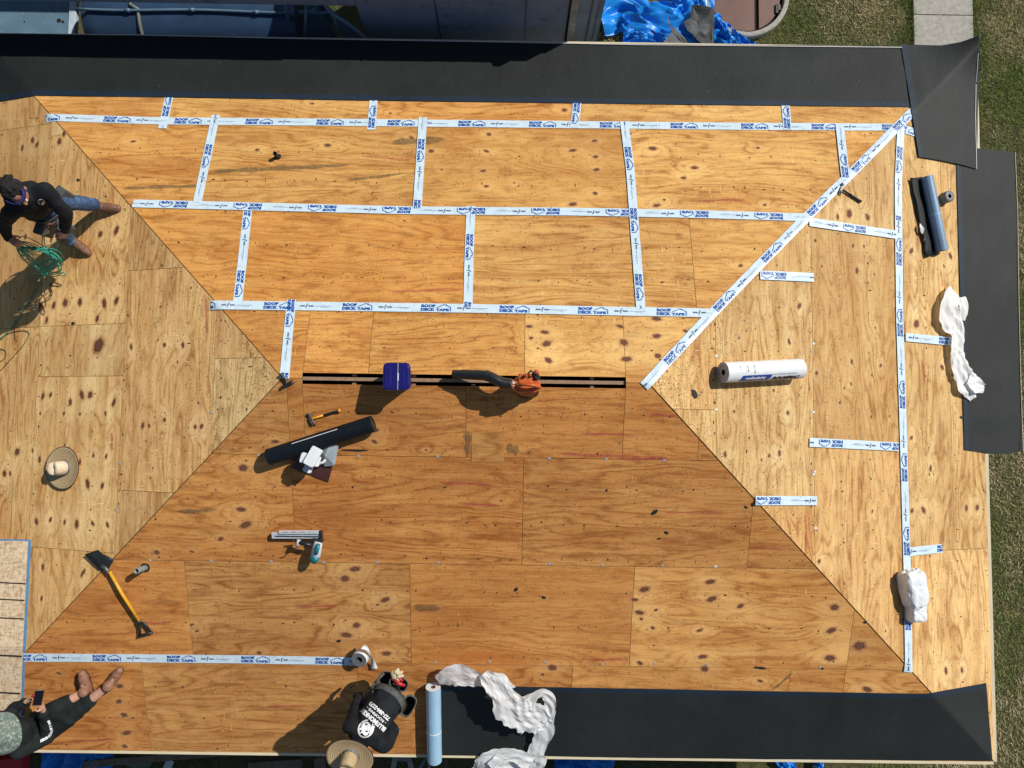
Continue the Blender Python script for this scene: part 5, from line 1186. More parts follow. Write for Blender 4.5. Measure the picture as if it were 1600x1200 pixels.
# --- worker coiling the hose (upright, seen obliquely from above)
def worker_a():
    o = thing('person', 'person in black sweatshirt, blue headband and jeans coiling a green hose on the left slope', 'person', Matrix.Identity(4))
    base = P(146, 356); o.location = base; bpy.context.view_layer.update()
    I = Vector(base); q = lambda x, y, h: P(x, y, h) - I
    pel = q(60, 320, .86); hipN, hipS = q(68, 313, .84), q(54, 328, .84)
    knN, anN, toN = q(112, 316, .47), q(152, 322, .11), q(176, 324, .06)
    knS, anS, toS = q(88, 350, .46), q(112, 377, .11), q(131, 392, .06)
    shN, shS = q(70, 298, 1.30), q(20, 328, 1.30); chest = q(46, 313, 1.18); neck = q(34, 306, 1.42)
    elN, wrN, haN = q(103, 333, 1.03), q(101, 360, .84), q(97, 371, .80)
    elS, wrS, haS = q(6, 347, 1.06), q(12, 371, .90), q(25, 379, .86)
    face = (q(60, 345, 1.0) - q(34, 300, 1.5)).normalized(); face = (Vector((.42, -.78, -.30))).normalized(); hc = q(26, 301, 1.50)
    hp, L, R = head_parts(hc, face, UP, 1.08)
    body = hp + [('c', neck - Vector((0, 0, .08)), .06, hc - Vector((0, 0, .04)), .055), ('c', pel, .12, chest, .12), ('c', shN, .055, shS, .055), ('c', hipN, .09, hipS, .09)]
    body += limb(shN, elN, wrN, .05, .042, .028) + limb(shS, elS, wrS, .05, .042, .028) + hand(wrN, haN, (q(80, 385, .7) - haN), -1, 50, s=1.08) + hand(wrS, haS, (Vector((.2, -.3, -1))), 1, 55, s=1.08)
    body += limb(hipN, knN, anN, .085, .06, .045) + limb(hipS, knS, anS, .085, .06, .045) + [('c', anN, .036, anN * .6 + toN * .4, .024), ('c', anS, .036, anS * .6 + toS * .4, .024)]
    blob('body', body, M_SKIN, o, .0085, 3)
    eyes(L, o)
    hair = [('e', L(0, -.03, .05), (.092, .092, .085), R), ('e', L(0, -.07, .0), (.078, .05, .075), R)]
    for _ in range(60):
        a, b = random.uniform(0, 6.28), random.uniform(-.2, 1.5); d = Vector((math.cos(a) * math.cos(b), math.sin(a) * math.cos(b) - .25, math.sin(b)))
        if d.y > .45 and d.z < .22: continue
        hair.append(('e', L(d.x * .088, d.y * .090 - .022, .045 + d.z * .082), (.021, .021, .021)))
    blob('hair', hair, M_HAIR, o, .008, 1, .003, 40, 2)
    g = G(); n = 30; vs = []
    for k in range(n):
        a = 2 * math.pi * k / n; r = 1.0; x, y = .088 * math.cos(a), .107 * math.sin(a) - .008; z = .052 + .010 * math.sin(a)
        vs += [L(x * .97, y * .97, z - .024), L(x, y, z), L(x * .97, y * .96, z + .030)]
    g.add(vs, [(3 * k + j, 3 * ((k + 1) % n) + j, 3 * ((k + 1) % n) + j + 1, 3 * k + j + 1) for k in range(n) for j in (0, 1)], mat('blue_headband_cloth', (.02, .022, .17), .8), True); g.build('headband', parent=o, solid=.006)
    sh = blob('sweatshirt', [('c', pel + Vector((0, 0, .02)), .155, chest, .165), ('e', chest + Vector((0, 0, .04)), (.20, .16, .16), Matrix.Rotation(math.radians(-30 + 60), 3, 'Z')), ('c', shN, .078, shS, .078), ('c', neck - Vector((0, 0, .12)), .10, neck - Vector((0, 0, .03)), .072), ('c', hipN + UP * .03, .12, hipS + UP * .03, .12)]
              + limb(shN, elN, wrN, .078, .062, .042) + limb(shS, elS, wrS, .078, .064, .044), M_BLACKC2, o, .011, 6, .009, 7, 4)
    X = (q(76, 316, 1.2) - q(56, 318, 1.2)).normalized(); v = (CO - (I + q(65, 318, 1.15))).normalized(); X = (X - v * X.dot(v)).normalized(); Y = v.cross(X)
    circ = lambda r, c=(0, 0), n=18: (np.array([(c[0] + r * math.cos(2 * math.pi * k / n), c[1] + r * math.sin(2 * math.pi * k / n)) for k in range(n)]), [tuple(range(n))])
    c0 = q(65, 317, 1.18)
    decal_on(sh, c0, X, Y, [circ(.027, (0, .008)), (np.array([(-.034, -.034), (.012, -.022), (.03, -.002), (.012, -.012)]), [(0, 1, 2, 3)])], M_WINK, 'chest_emblem', sh)
    decal_on(sh, c0, X, Y, [circ(.010, (.006, .010)), circ(.006, (-.012, .012))], M_INK, 'emblem_detail', sh, off=.006)
    blob('jeans', [('c', pel - UP * .02, .135, pel - UP * .08, .14)] + limb(hipN, knN, anN + UP * .05, .11, .085, .068) + limb(hipS, knS, anS + UP * .05, .11, .085, .068), M_DENIM, o, .011, 6, .007, 9, 8)
    nr = normal_at(I)
    flat = lambda a, t: Vector((t.x, t.y, a.z - .2 * 0)); boot('boot', anN, anN + (toN - anN).normalized() * .2, nr, M_BOOT, o, 1); boot('boot', anS, anS + (toS - anS).normalized() * .2, nr, M_BOOT, o, 5)
    # tool belt
    g = G(); n = 28; vs = []
    for k in range(n):
        a = 2 * math.pi * k / n; p = pel + Vector((.185 * math.cos(a), .165 * math.sin(a), -.10)); vs += [p, p + UP * .05]
    g.add(vs, [(2 * k, 2 * ((k + 1) % n), 2 * ((k + 1) % n) + 1, 2 * k + 1) for k in range(n)], M_GREYL, True); belt = g.build('tool_belt', parent=o, solid=.006)
    for dx, dy in ((.14, -.15), (-.05, -.2), (.12, .16)):
        g = G(); g.box(pel + Vector((dx, dy, -.2)), (.13, .09, .20), M_GREYL, RotXYZ(z=math.degrees(math.atan2(dy, dx))), 1.15); g.build('tool_pouch', parent=belt, bevel=.012)
    g = G(); a = pel + Vector((.14, -.17, -.1)); g.tube([a, a + Vector((.05, -.02, .10)), a + Vector((.09, .02, .13))], .010, M_STEEL, 8); g.tube([a + Vector((-.03, 0, 0)), a + Vector((-.02, -.03, .11))], .012, M_CARD, 8); g.build('tool_handle', parent=belt)
    return I, haS, haN, q
IA, haS, haN, qa = worker_a()
def hose():
    o = thing('hose', 'green air hose looped from the worker hand and trailing off the left edge', 'hose', Matrix.Identity(4))
    g = G(); S = P(24, 377, .83)
    for k in range(15):
        ex, ey = random.uniform(78, 100), random.uniform(398, 425); bx, by = random.uniform(38, 62), random.uniform(410, 432); hh = random.uniform(.10, .35)
        lo = spline([S + Vector((random.gauss(0, .012), random.gauss(0, .012), random.gauss(0, .01))), P(40 + random.gauss(0, 4), 385 + random.gauss(0, 5), .72), P((40 + ex) / 2 + 14, (385 + ey) / 2 - 4, .55), P(ex, ey, hh + .15), P(ex - 12, ey + 6, hh), P(bx + 12, by, hh), P(bx, by - 12, hh + .15), P(38 + random.gauss(0, 5), 396 + random.gauss(0, 4), .6), S], 7)
        g.tube(lo, .0048, M_GREENH, 6)
    g.build('coil_loop', parent=o)
    g = G(); g.tube(spline([P(97, 372, .80), P(88, 379, .7), P(74, 384, .6), P(66, 384, .55), P(67, 366, .5), P(68, 357, .45)], 8), .0048, M_GREENH, 6)
    g.tube(spline([P(68, 362, .5), P(70, 380, .45), P(76, 395, .3), P(85, 408, .2)], 8), .0048, M_GREENH, 6); g.build('hose_end', parent=o)
    g = G()
    g.tube(spline([P(140, 334, .02), P(125, 345, .015), P(112, 358, .012), P(96, 382, .02), P(84, 405, .03), P(70, 428, .03), P(56, 452, .015), P(38, 482, .012), P(18, 512, .012), P(-6, 536, .012), P(-40, 560, .012)], 10), .0055, M_GREENH, 8)
    g.tube(spline([P(100, 425, .15), P(84, 432, .1), P(60, 428, .08), P(40, 431, .05), P(70, 427, .1), P(98, 426, .15), P(101, 431, .1), P(90, 430, .08)], 8), .005, M_GREENH, 8)
    g.tube(spline([P(46, 425, .2), P(42, 434, .05), P(52, 440, .02), P(60, 430, .05)], 8), .005, M_GREENH, 8); g.build('trailing_hose', parent=o)
hose()
g = G(); g.tube(spline([P(-25, 556, .006), P(-6, 534, .006), P(12, 522, .006), P(30, 517, .006), P(44, 519, .006), P(42, 530, .006), P(32, 545, .006), P(20, 558, .006), P(-5, 585, .006)], 8), .004, M_DKH, 6)
g.tube(spline([P(-20, 545, .006), P(4, 546, .006), P(9, 553, .006), P(5, 562, .006), P(-15, 572, .006)], 6), .004, M_DKH, 6)
g.tube([P(22, 513, .006), P(23.5, 531, .006)], .004, M_GAP, 6); g.build('wire', label='thin dark wire looped on the left slope below the hose', cat='wire')
# --- crouching worker with the straw hat and tool belt
def worker_c():
    base = P(600, 1090); o = thing('person', 'crouching person in straw hat and black shirt with tool pouches, back to the ridge', 'person', Matrix.Translation(base)); bpy.context.view_layer.update()
    I = Vector(base); q = lambda x, y, h: P(x, y, h) - I
    pel = q(606, 1092, .56); chest = q(582, 1128, .82); neck = q(566, 1150, .98); HB = q(548, 1180, 1.13); ax_ = (UP + Vector((-.06, -.42, 0))).normalized(); hc = HB - ax_ * .075; neck = q(562, 1160, .99)
    shR, shL = q(549, 1135, .93), q(601, 1163, .93)
    elR, wrR, haR = q(556, 1110, .66), q(560, 1086, .40), q(557, 1076, .33)
    elL, wrL, haL = q(613, 1142, .66), q(600, 1120, .45), q(596, 1112, .38)
    hR, hL = q(594, 1086, .52), q(618, 1098, .52); kR, kL = q(560, 1112, .50), q(592, 1132, .50); aR, aL = q(592, 1092, .10), q(612, 1100, .10); tR, tL = q(580, 1106, .05), q(602, 1116, .05)
    face = Vector((-.40, -.50, -.75)).normalized(); hp, L, R = head_parts(hc, face, ax_, .98)
    body = hp + [('c', neck - UP * .06, .06, hc, .055), ('c', pel, .12, chest, .12), ('c', shR, .055, shL, .055)] + limb(shR, elR, wrR, .05, .042, .028) + limb(shL, elL, wrL, .05, .042, .028)
    body += hand(wrR, haR, Vector((.6, .2, -.5)), 1, 35) + hand(wrL, haL, Vector((-.5, .3, -.3)), -1, 45) + limb(hR, kR, aR, .085, .06, .045) + limb(hL, kL, aL, .085, .06, .045) + [('c', aR, .036, aR * .6 + tR * .4, .024), ('c', aL, .036, aL * .6 + tL * .4, .024)]
    blob('body', body, mat('brown_skin', (.22, .105, .07), .5, scale=25), o, .0085, 3); eyes(L, o)
    sh = blob('shirt', [('c', pel + UP * .03, .155, chest, .165), ('e', (chest + neck) / 2, (.17, .13, .14), None), ('c', shR, .082, shL, .082), ('c', neck - UP * .1, .1, neck - UP * .02, .075)] + limb(shR, elR, wrR, .08, .062, .045) + limb(shL, elL, wrL, .08, .064, .045), M_BLACKC2, o, .011, 6, .013, 8, 21)
    tr = blob('trousers', [('c', pel, .13, pel - UP * .04, .14)] + limb(hR, kR, aR, .11, .085, .065) + limb(hL, kL, aL, .11, .085, .065), mat('grey_work_trousers', (.035, .035, .032), .85, scale=12, var=.3), o, .012, 6, .006, 9, 3)
    boot('boot', aR, tR, UP, M_BOOT, o, 3, .06); boot('boot', aL, tL, UP, M_BOOT, o, 7, .06)
    # white back print: the top of the lettering points to the hat
    v = (CO - (I + q(578, 1125, .95))).normalized(); Y = (q(566, 1148, .95) - q(598, 1106, .85)); Y = (Y - v * Y.dot(v)).normalized(); X = Y.cross(v)
    org = q(583, 1124, .95); cx = lambda t, w, h, y, b=.06: (lambda r: ((r[0] / r[0].max(0)) * np.array([w, h]) + np.array([-w / 2, y]), r[1]))(text_2d(t, 1, b))
    decal_on(sh, org, X, Y, [cx('BLUEMONKEY', .32, .046, -.02, .05), cx('- ROOFING -', .25, .026, -.06, .03), cx('727-384-2273', .26, .040, -.116, .05)], M_WINK, 'back_print', sh)
    ring = (np.array([((.078 if k % 2 else .066) * math.cos(a), .105 + (.085 if k % 2 else .073) * math.sin(a)) for i in range(25) for k, a in ((0, math.radians(-60 + i * 11.5)), (1, math.radians(-60 + i * 11.5)))]), [(2 * i, 2 * i + 1, 2 * i + 3, 2 * i + 2) for i in range(24)])
    disc = lambda r, x, y, sx=1.0, n=16: (np.array([(x + r * sx * math.cos(2 * math.pi * k / n), y + r * math.sin(2 * math.pi * k / n)) for k in range(n)]), [tuple(range(n))])
    decal_on(sh, org, X, Y, [ring, disc(.048, .012, .095), disc(.03, -.02, .13), disc(.026, .03, .15), (np.array([(-.06, .04), (-.02, .03), (-.045, .11), (-.065, .13)]), [(0, 1, 2, 3)])], M_WINK, 'back_emblem', sh)
    decal_on(sh, org, X, Y, [disc(.010, .028, .150), disc(.013, -.012, .085, 1.5), disc(.012, .020, .075), disc(.009, -.018, .118, 1.6), disc(.008, .03, .105)], M_INK, 'emblem_detail', sh, off=.0065)
    hat = straw_hat(Matrix.Translation(HB) @ ax_.to_track_quat('Z', 'Y').to_matrix().to_4x4() @ Matrix.Rotation(math.radians(90), 4, 'Z'), parent=o, R=.235, H=.17)
    # belt, braces, pouches
    ax = (chest - pel).normalized(); bx = ax.orthogonal().normalized(); by = ax.cross(bx); g = G(); n = 30; vs = []
    for k in range(n):
        a = 2 * math.pi * k / n; p = pel + ax * .0 + (bx * math.cos(a) + by * math.sin(a)) * .182; vs += [p - ax * .035, p + ax * .035]
    g.add(vs, [(2 * k, 2 * ((k + 1) % n), 2 * ((k + 1) % n) + 1, 2 * k + 1) for k in range(n)], M_GREYL, True); belt = g.build('tool_belt', parent=o, solid=.012)
    def pouch(c, d, w, dep, hgt, m=M_GREYL, tool=None):
        """open topped pouch, mouth towards the camera"""
        z = (CO - (I + c)).normalized(); x = (Vector(d) - z * Vector(d).dot(z)).normalized(); y = z.cross(x); R = Matrix((x, y, z)).transposed(); g = G(); pts = []
        for k in range(20):
            a = 2 * math.pi * k / 20; pts.append((w / 2 * math.copysign(abs(math.cos(a)) ** .7, math.cos(a)), dep / 2 * math.copysign(abs(math.sin(a)) ** .7, math.sin(a))))
        vs = [c + R @ Vector((x_ * s, y_ * s, zz)) for s, zz in ((.85, -hgt), (1, 0), (.86, 0), (.75, -hgt * .75)) for x_, y_ in pts]
        g.add(vs, [(j * 20 + k, j * 20 + (k + 1) % 20, (j + 1) * 20 + (k + 1) % 20, (j + 1) * 20 + k) for j in range(3) for k in range(20)], m, True)
        g.add([vs[60 + k] for k in range(20)], [tuple(range(20))], M_GAP); po = g.build('tool_pouch', parent=belt)
        return R
    R1 = pouch(q(623, 1068, .52), Vector((1, -.5, 0)), .21, .14, .16); R2 = pouch(q(637, 1103, .50), Vector((.5, .9, 0)), .23, .15, .2); R3 = pouch(q(622, 1094, .55), Vector((.7, -.7, 0)), .12, .09, .16); R4 = pouch(q(604, 1062, .46), Vector((.6, -.3, 0)), .18, .16, .16)
    g = G(); c = q(624, 1065, .54); g.tube([c + R1 @ Vector((-.06, -.01, 0)), c + R1 @ Vector((.0, -.02, .02)), c + R1 @ Vector((.07, -.01, 0))], [.016, .020, .016], M_RED, 12); g.tube([c + R1 @ Vector((-.05, .03, 0)), c + R1 @ Vector((.03, .02, .0))], .012, M_RED, 10); g.build('red_pliers', parent=belt)
    g = G(); c = q(622, 1092, .58); g.tube([c + R3 @ Vector((-.04, .0, 0)), c + R3 @ Vector((.04, .01, .0))], [.032, .026], M_RED, 14); g.build('red_tape_measure', parent=belt)
    gl = []
    for x0, y0, x1, y1 in ((618, 1050, 622, 1046), (622, 1053, 628, 1050), (622, 1057, 629, 1056), (621, 1062, 627, 1063)): gl.append(('c', q(x0, y0, .52), .02, q(x1, y1, .50), .017))
    gl.append(('c', q(615, 1052, .5), .035, q(617, 1060, .5), .035))
    blob('tucked_glove', gl, M_TAN, belt, .007, 2)
    g = G()
    for (x0, y0, x1, y1) in ((584, 1072, 600, 1052), (580, 1080, 590, 1062), (588, 1096, 582, 1078)): g.tube([q(x0, y0, .55), q((x0 + x1) / 2 - 2, (y0 + y1) / 2, .60), q(x1, y1, .55)], .014, M_GREYL, 10)
    g.build('belt_strap', parent=belt)
worker_c()
# --- seated worker holding a phone
def worker_b():
    base = P(62, 1140); o = thing('person', 'seated person in camouflage hat and black clothes holding a phone at the left edge', 'person', Matrix.Translation(base)); bpy.context.view_layer.update()
    I = Vector(base); q = lambda x, y, h: P(x, y, h) - I
    pel = q(56, 1140, .14); chest = q(28, 1148, .40); neck = q(14, 1148, .62); hc = q(4, 1146, .72)
    shF, shN = q(14, 1122, .52), q(30, 1173, .50)
    elF, wrF, haF = q(20, 1108, .40), q(41, 1096, .42), q(50, 1089, .43); elN, wrN, haN = q(76, 1150, .26), q(67, 1108, .40), q(63, 1098, .43)
    h1, k1, a1, t1 = q(60, 1152, .13), q(110, 1118, .20), q(171, 1070, .10), q(187, 1046, .13)
    h2, k2, a2, t2 = q(56, 1128, .13), q(88, 1108, .24), q(133, 1079, .10), q(124, 1055, .13)
    face = Vector((.75, .35, -.5)).normalized(); hp, L, R = head_parts(hc, face, UP, 1.05)
    body = hp + [('c', neck - UP * .06, .06, hc, .055), ('c', pel, .12, chest, .12), ('c', shF, .055, shN, .055)] + limb(shF, elF, wrF, .05, .042, .028) + limb(shN, elN, wrN, .05, .042, .028)
    body += hand(wrF, haF, Vector((.6, -.5, .2)), -1, 38, s=1.1) + hand(wrN, haN, Vector((-.6, .1, .2)), 1, 38, s=1.1) + limb(h1, k1, a1, .09, .062, .042) + limb(h2, k2, a2, .09, .062, .042) + [('c', a1, .036, a1 * .6 + t1 * .4, .024), ('c', a2, .036, a2 * .6 + t2 * .4, .024)]
    body += [('c', k1 * .45 + a1 * .55, .055, k1 * .25 + a1 * .75, .048), ('c', k2 * .45 + a2 * .55, .055, k2 * .25 + a2 * .75, .048)]
    blob('body', body, M_SKIN2, o, .0085, 3); eyes(L, o)
    sh = blob('shirt', [('c', pel + UP * .03, .165, chest, .17), ('c', chest, .17, neck - UP * .12, .13), ('c', shF, .082, shN, .082), ('c', neck - UP * .1, .1, neck - UP * .02, .075)] + limb(shF, elF, wrF * .85 + elF * .15, .08, .062, .045) + limb(shN, elN, wrN * .85 + elN * .15, .082, .072, .05), M_BLACKC, o, .011, 6, .011, 8, 33)
    m1 = k1 * .50 + a1 * .50; m2 = k2 * .62 + a2 * .38
    blob('shorts', [('c', pel, .14, pel + Vector((.05, .02, 0)), .13)] + limb(h1, k1, m1, .12, .105, .078) + limb(h2, k2, m2, .12, .10, .078), M_BLACKC, o, .012, 6, .007, 8, 13)
    boot('boot', a1, t1, normal_at(I + a1), mat('reddish_boot_leather', (.26, .125, .075), .6, scale=30, var=.25), o, 9, .03); boot('boot', a2, t2, normal_at(I + a2), MATS['reddish_boot_leather'], o, 11, .03)
    g = G(); d = (a1 - k1).normalized(); c = a1 - d * .05; X = d.orthogonal().normalized(); Y = d.cross(X); g.tube([c - d * .02, c + d * .03], .049, M_BLACKC, 18, caps=False); g.build('sock', parent=o, solid=.004)
    # hat
    g = G(); n = 48; vs = []
    for r, z in ((.215, -.015), (.17, .0), (.115, .012), (.108, .06), (.10, .10), (.07, .118), (.001, .122)):
        for k in range(n): a = 2 * math.pi * k / n; vs.append(hc + Vector((r * math.cos(a), r * math.sin(a), .02 + z + (.018 * math.sin(3 * a + 1) * (r / .215) ** 3 if r > .12 else 0))))
    g.add(vs, [(j * n + k, j * n + (k + 1) % n, (j + 1) * n + (k + 1) % n, (j + 1) * n + k) for j in range(6) for k in range(n)], M_CAMO, True); g.build('sun_hat', parent=o, solid=.004)
    # white lettering round the elbow of the near sleeve
    v = (CO - (I + q(78, 1140, .3))).normalized()
    pts = [(75.5, 1126), (78, 1132), (79.5, 1138), (81, 1142), (79, 1147), (76, 1151), (71, 1154), (66, 1156.5), (62, 1158.5)]
    bvh = BVHTree.FromPolygons([x.co for x in sh.data.vertices], [p.vertices[:] for p in sh.data.polygons])
    path = spline([Vector((a, b, 0)) for a, b in pts], 6); g = G(); vs, fs = text_2d('BLUEMONKEY', 1, .07); vs = vs / vs.max(0); out = []
    for x, y in vs:
        t = float(x) * (len(path) - 1.001); i = int(t); p = path[i].lerp(path[i + 1], t - i); d = (path[i + 1] - path[i]).normalized(); nn = Vector((d.y, -d.x, 0)); p = p + nn * (float(y) * 4.2 - 2.1)
        dd = ray(p.x, p.y).normalized(); org = CO - I; hgt = bvh.ray_cast(org, dd); out.append(hgt[0] - dd * .005 if hgt[0] is not None else q(p.x, p.y, .3))
    g.add(out, fs, M_WINK); g.build('sleeve_print', parent=sh)
    ph = thing('phone', 'black phone held up in both hands by the seated person', 'phone', Matrix.Translation(P(60, 1090, .47)) @ Matrix.Rotation(math.radians(-8), 4, 'Z') @ Matrix.Rotation(math.radians(35), 4, 'Y'))
    g = G(); g.box((0, 0, 0), (.085, .165, .010), M_BLACKP); g.build('phone_case', parent=ph, bevel=.004)
    g = G(); g.box((0, 0, .006), (.072, .148, .002), mat('phone_glass', (.006, .006, .008), .08)); g.build('screen', parent=ph)
    g = G(); g.lathe([(.0, .016), (.018, .014), (.024, .0), (.0, -.006)], M_RED, 18, c=(0, 0, 0)); rd = g.build('red_ball', label='small red round object between the fingers of the seated person', cat='ball'); rd.matrix_world = Matrix.Translation(P(53, 1087, .47)) @ Matrix.Rotation(.4, 4, 'Y')
worker_b()
# ------------------------------------------------------------------ beyond the eaves: parked truck, tarp, felt, round hatch, debris
YW = 4.56
def truck():
    t = P(400, 94); s = (YW - t.y) / SV.y; ztop = t.z + s * SV.z
    x0 = -9.5; x1 = ony(930, 68, YW).x; xm = ony(884, 66, YW).x; xl = ony(575, 62, YW).x; xc = ony(470, 60, YW).x; xcab = ony(120, 52, YW).x
    o = thing('dump_truck', 'parked slate blue truck with ribbed body and long round tank, shaded, beyond the far eave', 'truck', Matrix.Translation((xl, YW + 1.2, GZ))); bpy.context.view_layer.update(); I = Vector((xl, YW + 1.2, GZ)); zb = GZ + .9
    def bx(g, xa, xb, ya, yb, za, zz, m): g.box(((xa + xb) / 2 - I.x, (ya + yb) / 2 - I.y, (za + zz) / 2 - I.z), (xb - xa, yb - ya, zz - za), m)
    g = G(); bx(g, xl, xm - .02, YW, YW + 2.3, zb, ztop, M_TRUCK); g.build('body_panel', parent=o, bevel=.01)
    g = G()
    for sx in (690, 820):
        x = ony(sx, 64, YW).x; bx(g, x - .006, x + .006, YW - .012, YW - .001, zb, ztop, M_TANK)
    g.build('panel_seam', parent=o)
    g = G(); bx(g, xm, xm + .085, YW - .05, YW + 2.35, zb - .1, ztop + .03, mat('dirty_pale_post', (.42, .40, .36), .8, scale=9, var=.2, wear=(.16, .12, .08))); g.build('corner_post', parent=o, bevel=.006)
    g = G(); bx(g, xm + .087, x1, YW + .02, YW + 2.3, zb, ztop - .02, M_TRUCK); g.build('rear_section', parent=o, bevel=.01)
    g = G(); x = ony(915, 62, YW).x; bx(g, x - .004, x + .012, YW - .0, YW + .019, zb, ztop - .1, M_TANK); bx(g, x1 - .05, x1 + .01, YW - .0, YW + .3, zb, ztop - .3, M_TRUCKL); g.build('door_edge', parent=o)
    # left bay: unseen rail, added to shade the far eave; tank, straps, struts, cabinet
    g = G(); bx(g, x0, xl, YW - .02, YW + .14, -1.0, ztop, M_TRUCK); g.build('unseen_shade_rail', parent=o, bevel=.01)
    g = G(); yb = YW + 1.3; bx(g, x0, xl, yb, yb + .08, zb, ztop - .2, M_TANK); g.build('back_panel', parent=o)
    # tank: far edge seen at the top of the picture
    r = .50; c = onz(290, 12, -1.45); cy, cz = c.y + .0, -1.45 - r * .86
    xa, xb = ony(122, 30, cy - .2).x, ony(456, 30, cy - .2).x
    g = G(); n = 48; vs = []
    for i in range(25):
        x = xa + (xb - xa) * i / 24; e = 1 if 0 < i < 24 else .9
        for k in range(n): a = 2 * math.pi * k / n; rr = r * e * (1 + .006 * noise.noise(Vector((x * 3, a * 2, 0)))); vs.append((x - I.x, cy + rr * math.cos(a) - I.y, cz + rr * math.sin(a) - I.z))
    g.add(vs, [(i * n + k, i * n + (k + 1) % n, (i + 1) * n + (k + 1) % n, (i + 1) * n + k) for i in range(24) for k in range(n)], M_TANK, True); g.add([vs[k] for k in range(n)], [tuple(range(n))], M_TANK); g.add([vs[24 * n + k] for k in range(n)], [tuple(range(n))[::-1]], M_TANK); g.build('tank', parent=o)
    ap = math.radians(100); yp, zp = cy + (r + .03) * math.cos(ap), cz + (r + .03) * math.sin(ap)
    g = G(); pts = [(xa + (xb + .5 - xa) * i / 20 - I.x, yp - I.y - .01 * math.sin(i * .5), zp - I.z) for i in range(21)]; g.tube(pts, .017, M_TRUCKL, 10)
    for i in (4, 9, 14, 18): g.tube([Vector(pts[i]) - Vector((.03, 0, 0)), Vector(pts[i]) + Vector((.03, 0, 0))], .024, M_TRUCKL, 10)
    g.build('tank_pipe', parent=o)
    g = G(); x = ony(213, 40, cy - .3).x; pts = [(x - I.x + .0 - .10 * max(0, math.sin(a)) * (a < 1.7 and a > 1.2), cy + (r + .012) * math.cos(a) - I.y, cz + (r + .012) * math.sin(a) - I.z) for a in np.linspace(.6, 3.4, 26)]; g.tube(pts, .022, mat('dull_strap', (.16, .17, .15), .6), 8); g.build('tank_strap', parent=o)
    g = G(); zc = -1.9; a0 = onz(119, 30, -1.9).x; bx(g, x0, a0 - .09, YW + .0, YW + .95, zc - .06, zc, M_TRUCKL); bx(g, a0 - .09, a0, YW + .01, YW + .94, zc - .06, zc + .02, mat('pale_trim', (.45, .55, .62), .5)); g.build('cabinet', parent=o, bevel=.008)
    g = G()
    for px, py, rr in ((38, 34, .012), (92, 32, .03), (98, 34, .02)): p = onz(px, py, zc + .003); g.lathe([(rr, 0), (rr * .9, .001), (.0001, .001)], M_GAP, 14, c=p - I)
    g.build('rust_hole', parent=o)
    # struts and gussets between tank and body
    def Q(px, py, z): return onz(px, py, z) - I
    for nm, pts, rr, m in (('curved_rail', [(446, -10, -1.0), (447, 12, -1.15), (450, 30, -1.4), (454, 52, -1.6), (454, 66, -1.8)], .02, M_TRUCKL),
                           ('curved_rail', [(462, -8, -1.0), (463, 20, -1.3), (462, 64, -1.8)], .022, M_TANK), ('curved_rail', [(477, -8, -1.2), (478, 12, -1.2), (476, 64, -1.6)], .02, M_TRUCKL),
                           ('cross_bar', [(455, 17, -1.3), (475, 18, -1.3), (488, 17, -1.3), (494, 11, -1.25)], .02, M_TRUCKL), ('diagonal_strut', [(500, -6, -1.0), (516, 18, -1.15), (545, 38, -1.3), (572, 62, -1.5)], .026, M_TRUCKL), ('diagonal_strut', [(508, 8, -1.15), (520, 22, -1.25), (531, 62, -1.6)], .016, mat('dull_olive', (.2, .22, .18), .6))):
        g = G(); g.tube(spline([Q(*p) for p in pts], 6), rr, m, 10); g.build(nm, parent=o)
    g = G(); g.add([Q(478, -4, -1.4), Q(500, 4, -1.4), Q(528, 64, -1.9), Q(476, 66, -1.9)], [(3, 2, 1, 0)], M_TRUCKL); g.build('gusset_plate', parent=o, solid=.01)
    g = G(); g.add([Q(497, 4, -1.5), Q(512, 10, -1.3), Q(575, 66, -1.8), Q(540, 70, -1.9)], [(3, 2, 1, 0)], M_TRUCK); g.build('gusset_plate', parent=o, solid=.01)
    g = G()
    for x in (xl + .6, x1 - .8):
        g.lathe([(.0, .12), (.3, .12), (.48, .1), (.5, .05), (.5, -.05), (.48, -.1), (.3, -.12)], M_SOLE, 36, c=(x - I.x, YW + .25 - I.y, .5), R=RotXYZ(x=90))
        g.build('wheel', parent=o); g = G()
truck()
def tarp(label, pts, w, seed, m=M_TARP, name='tarp', cat='tarp', z=GZ, amp=.09, nu=60, nv=26):
    """crumpled sheet laid on the ground along a ground path given in pixels"""
    P3 = [onz(px, py, z + .25) for px, py in pts]; sp = spline(P3, max(4, nu // (len(pts) - 1))); g = G(); vs = []; ws = np.interp(np.linspace(0, len(w) - 1, len(sp)), range(len(w)), w)
    for i, p in enumerate(sp):
        t = (sp[min(i + 1, len(sp) - 1)] - sp[max(0, i - 1)]).normalized(); s = Vector((t.y, -t.x, 0))
        for j in range(nv + 1):
            v = j / nv * 2 - 1; e = 1 + .3 * noise.noise(Vector((i * .12, 2 * v, seed))); q = p + s * (v * ws[i] / 2 * e)
            a = noise.noise(Vector((q.x * 2, q.y * 2, seed))); u_ = i / len(sp) * 3.2; b = 1 - abs(noise.noise(Vector((u_ * 1.1 + v * .4, v * 2.4 + .7 * math.sin(u_ * 2), seed + 5)))) * 4; c = 1 - abs(noise.noise(Vector((u_ * 2.2 + v, v * 5, seed + 9)))) * 3
            q.z = z + .06 + amp * (1.2 + a * 1.6 + b * .9 + c * .35) * (1 - .5 * v * v); vs.append(q)
    g.add(vs, [(i * (nv + 1) + j, (i + 1) * (nv + 1) + j, (i + 1) * (nv + 1) + j + 1, i * (nv + 1) + j + 1) for i in range(len(sp) - 1) for j in range(nv)], m, True)
    return g.build(name, label=label, cat=cat)
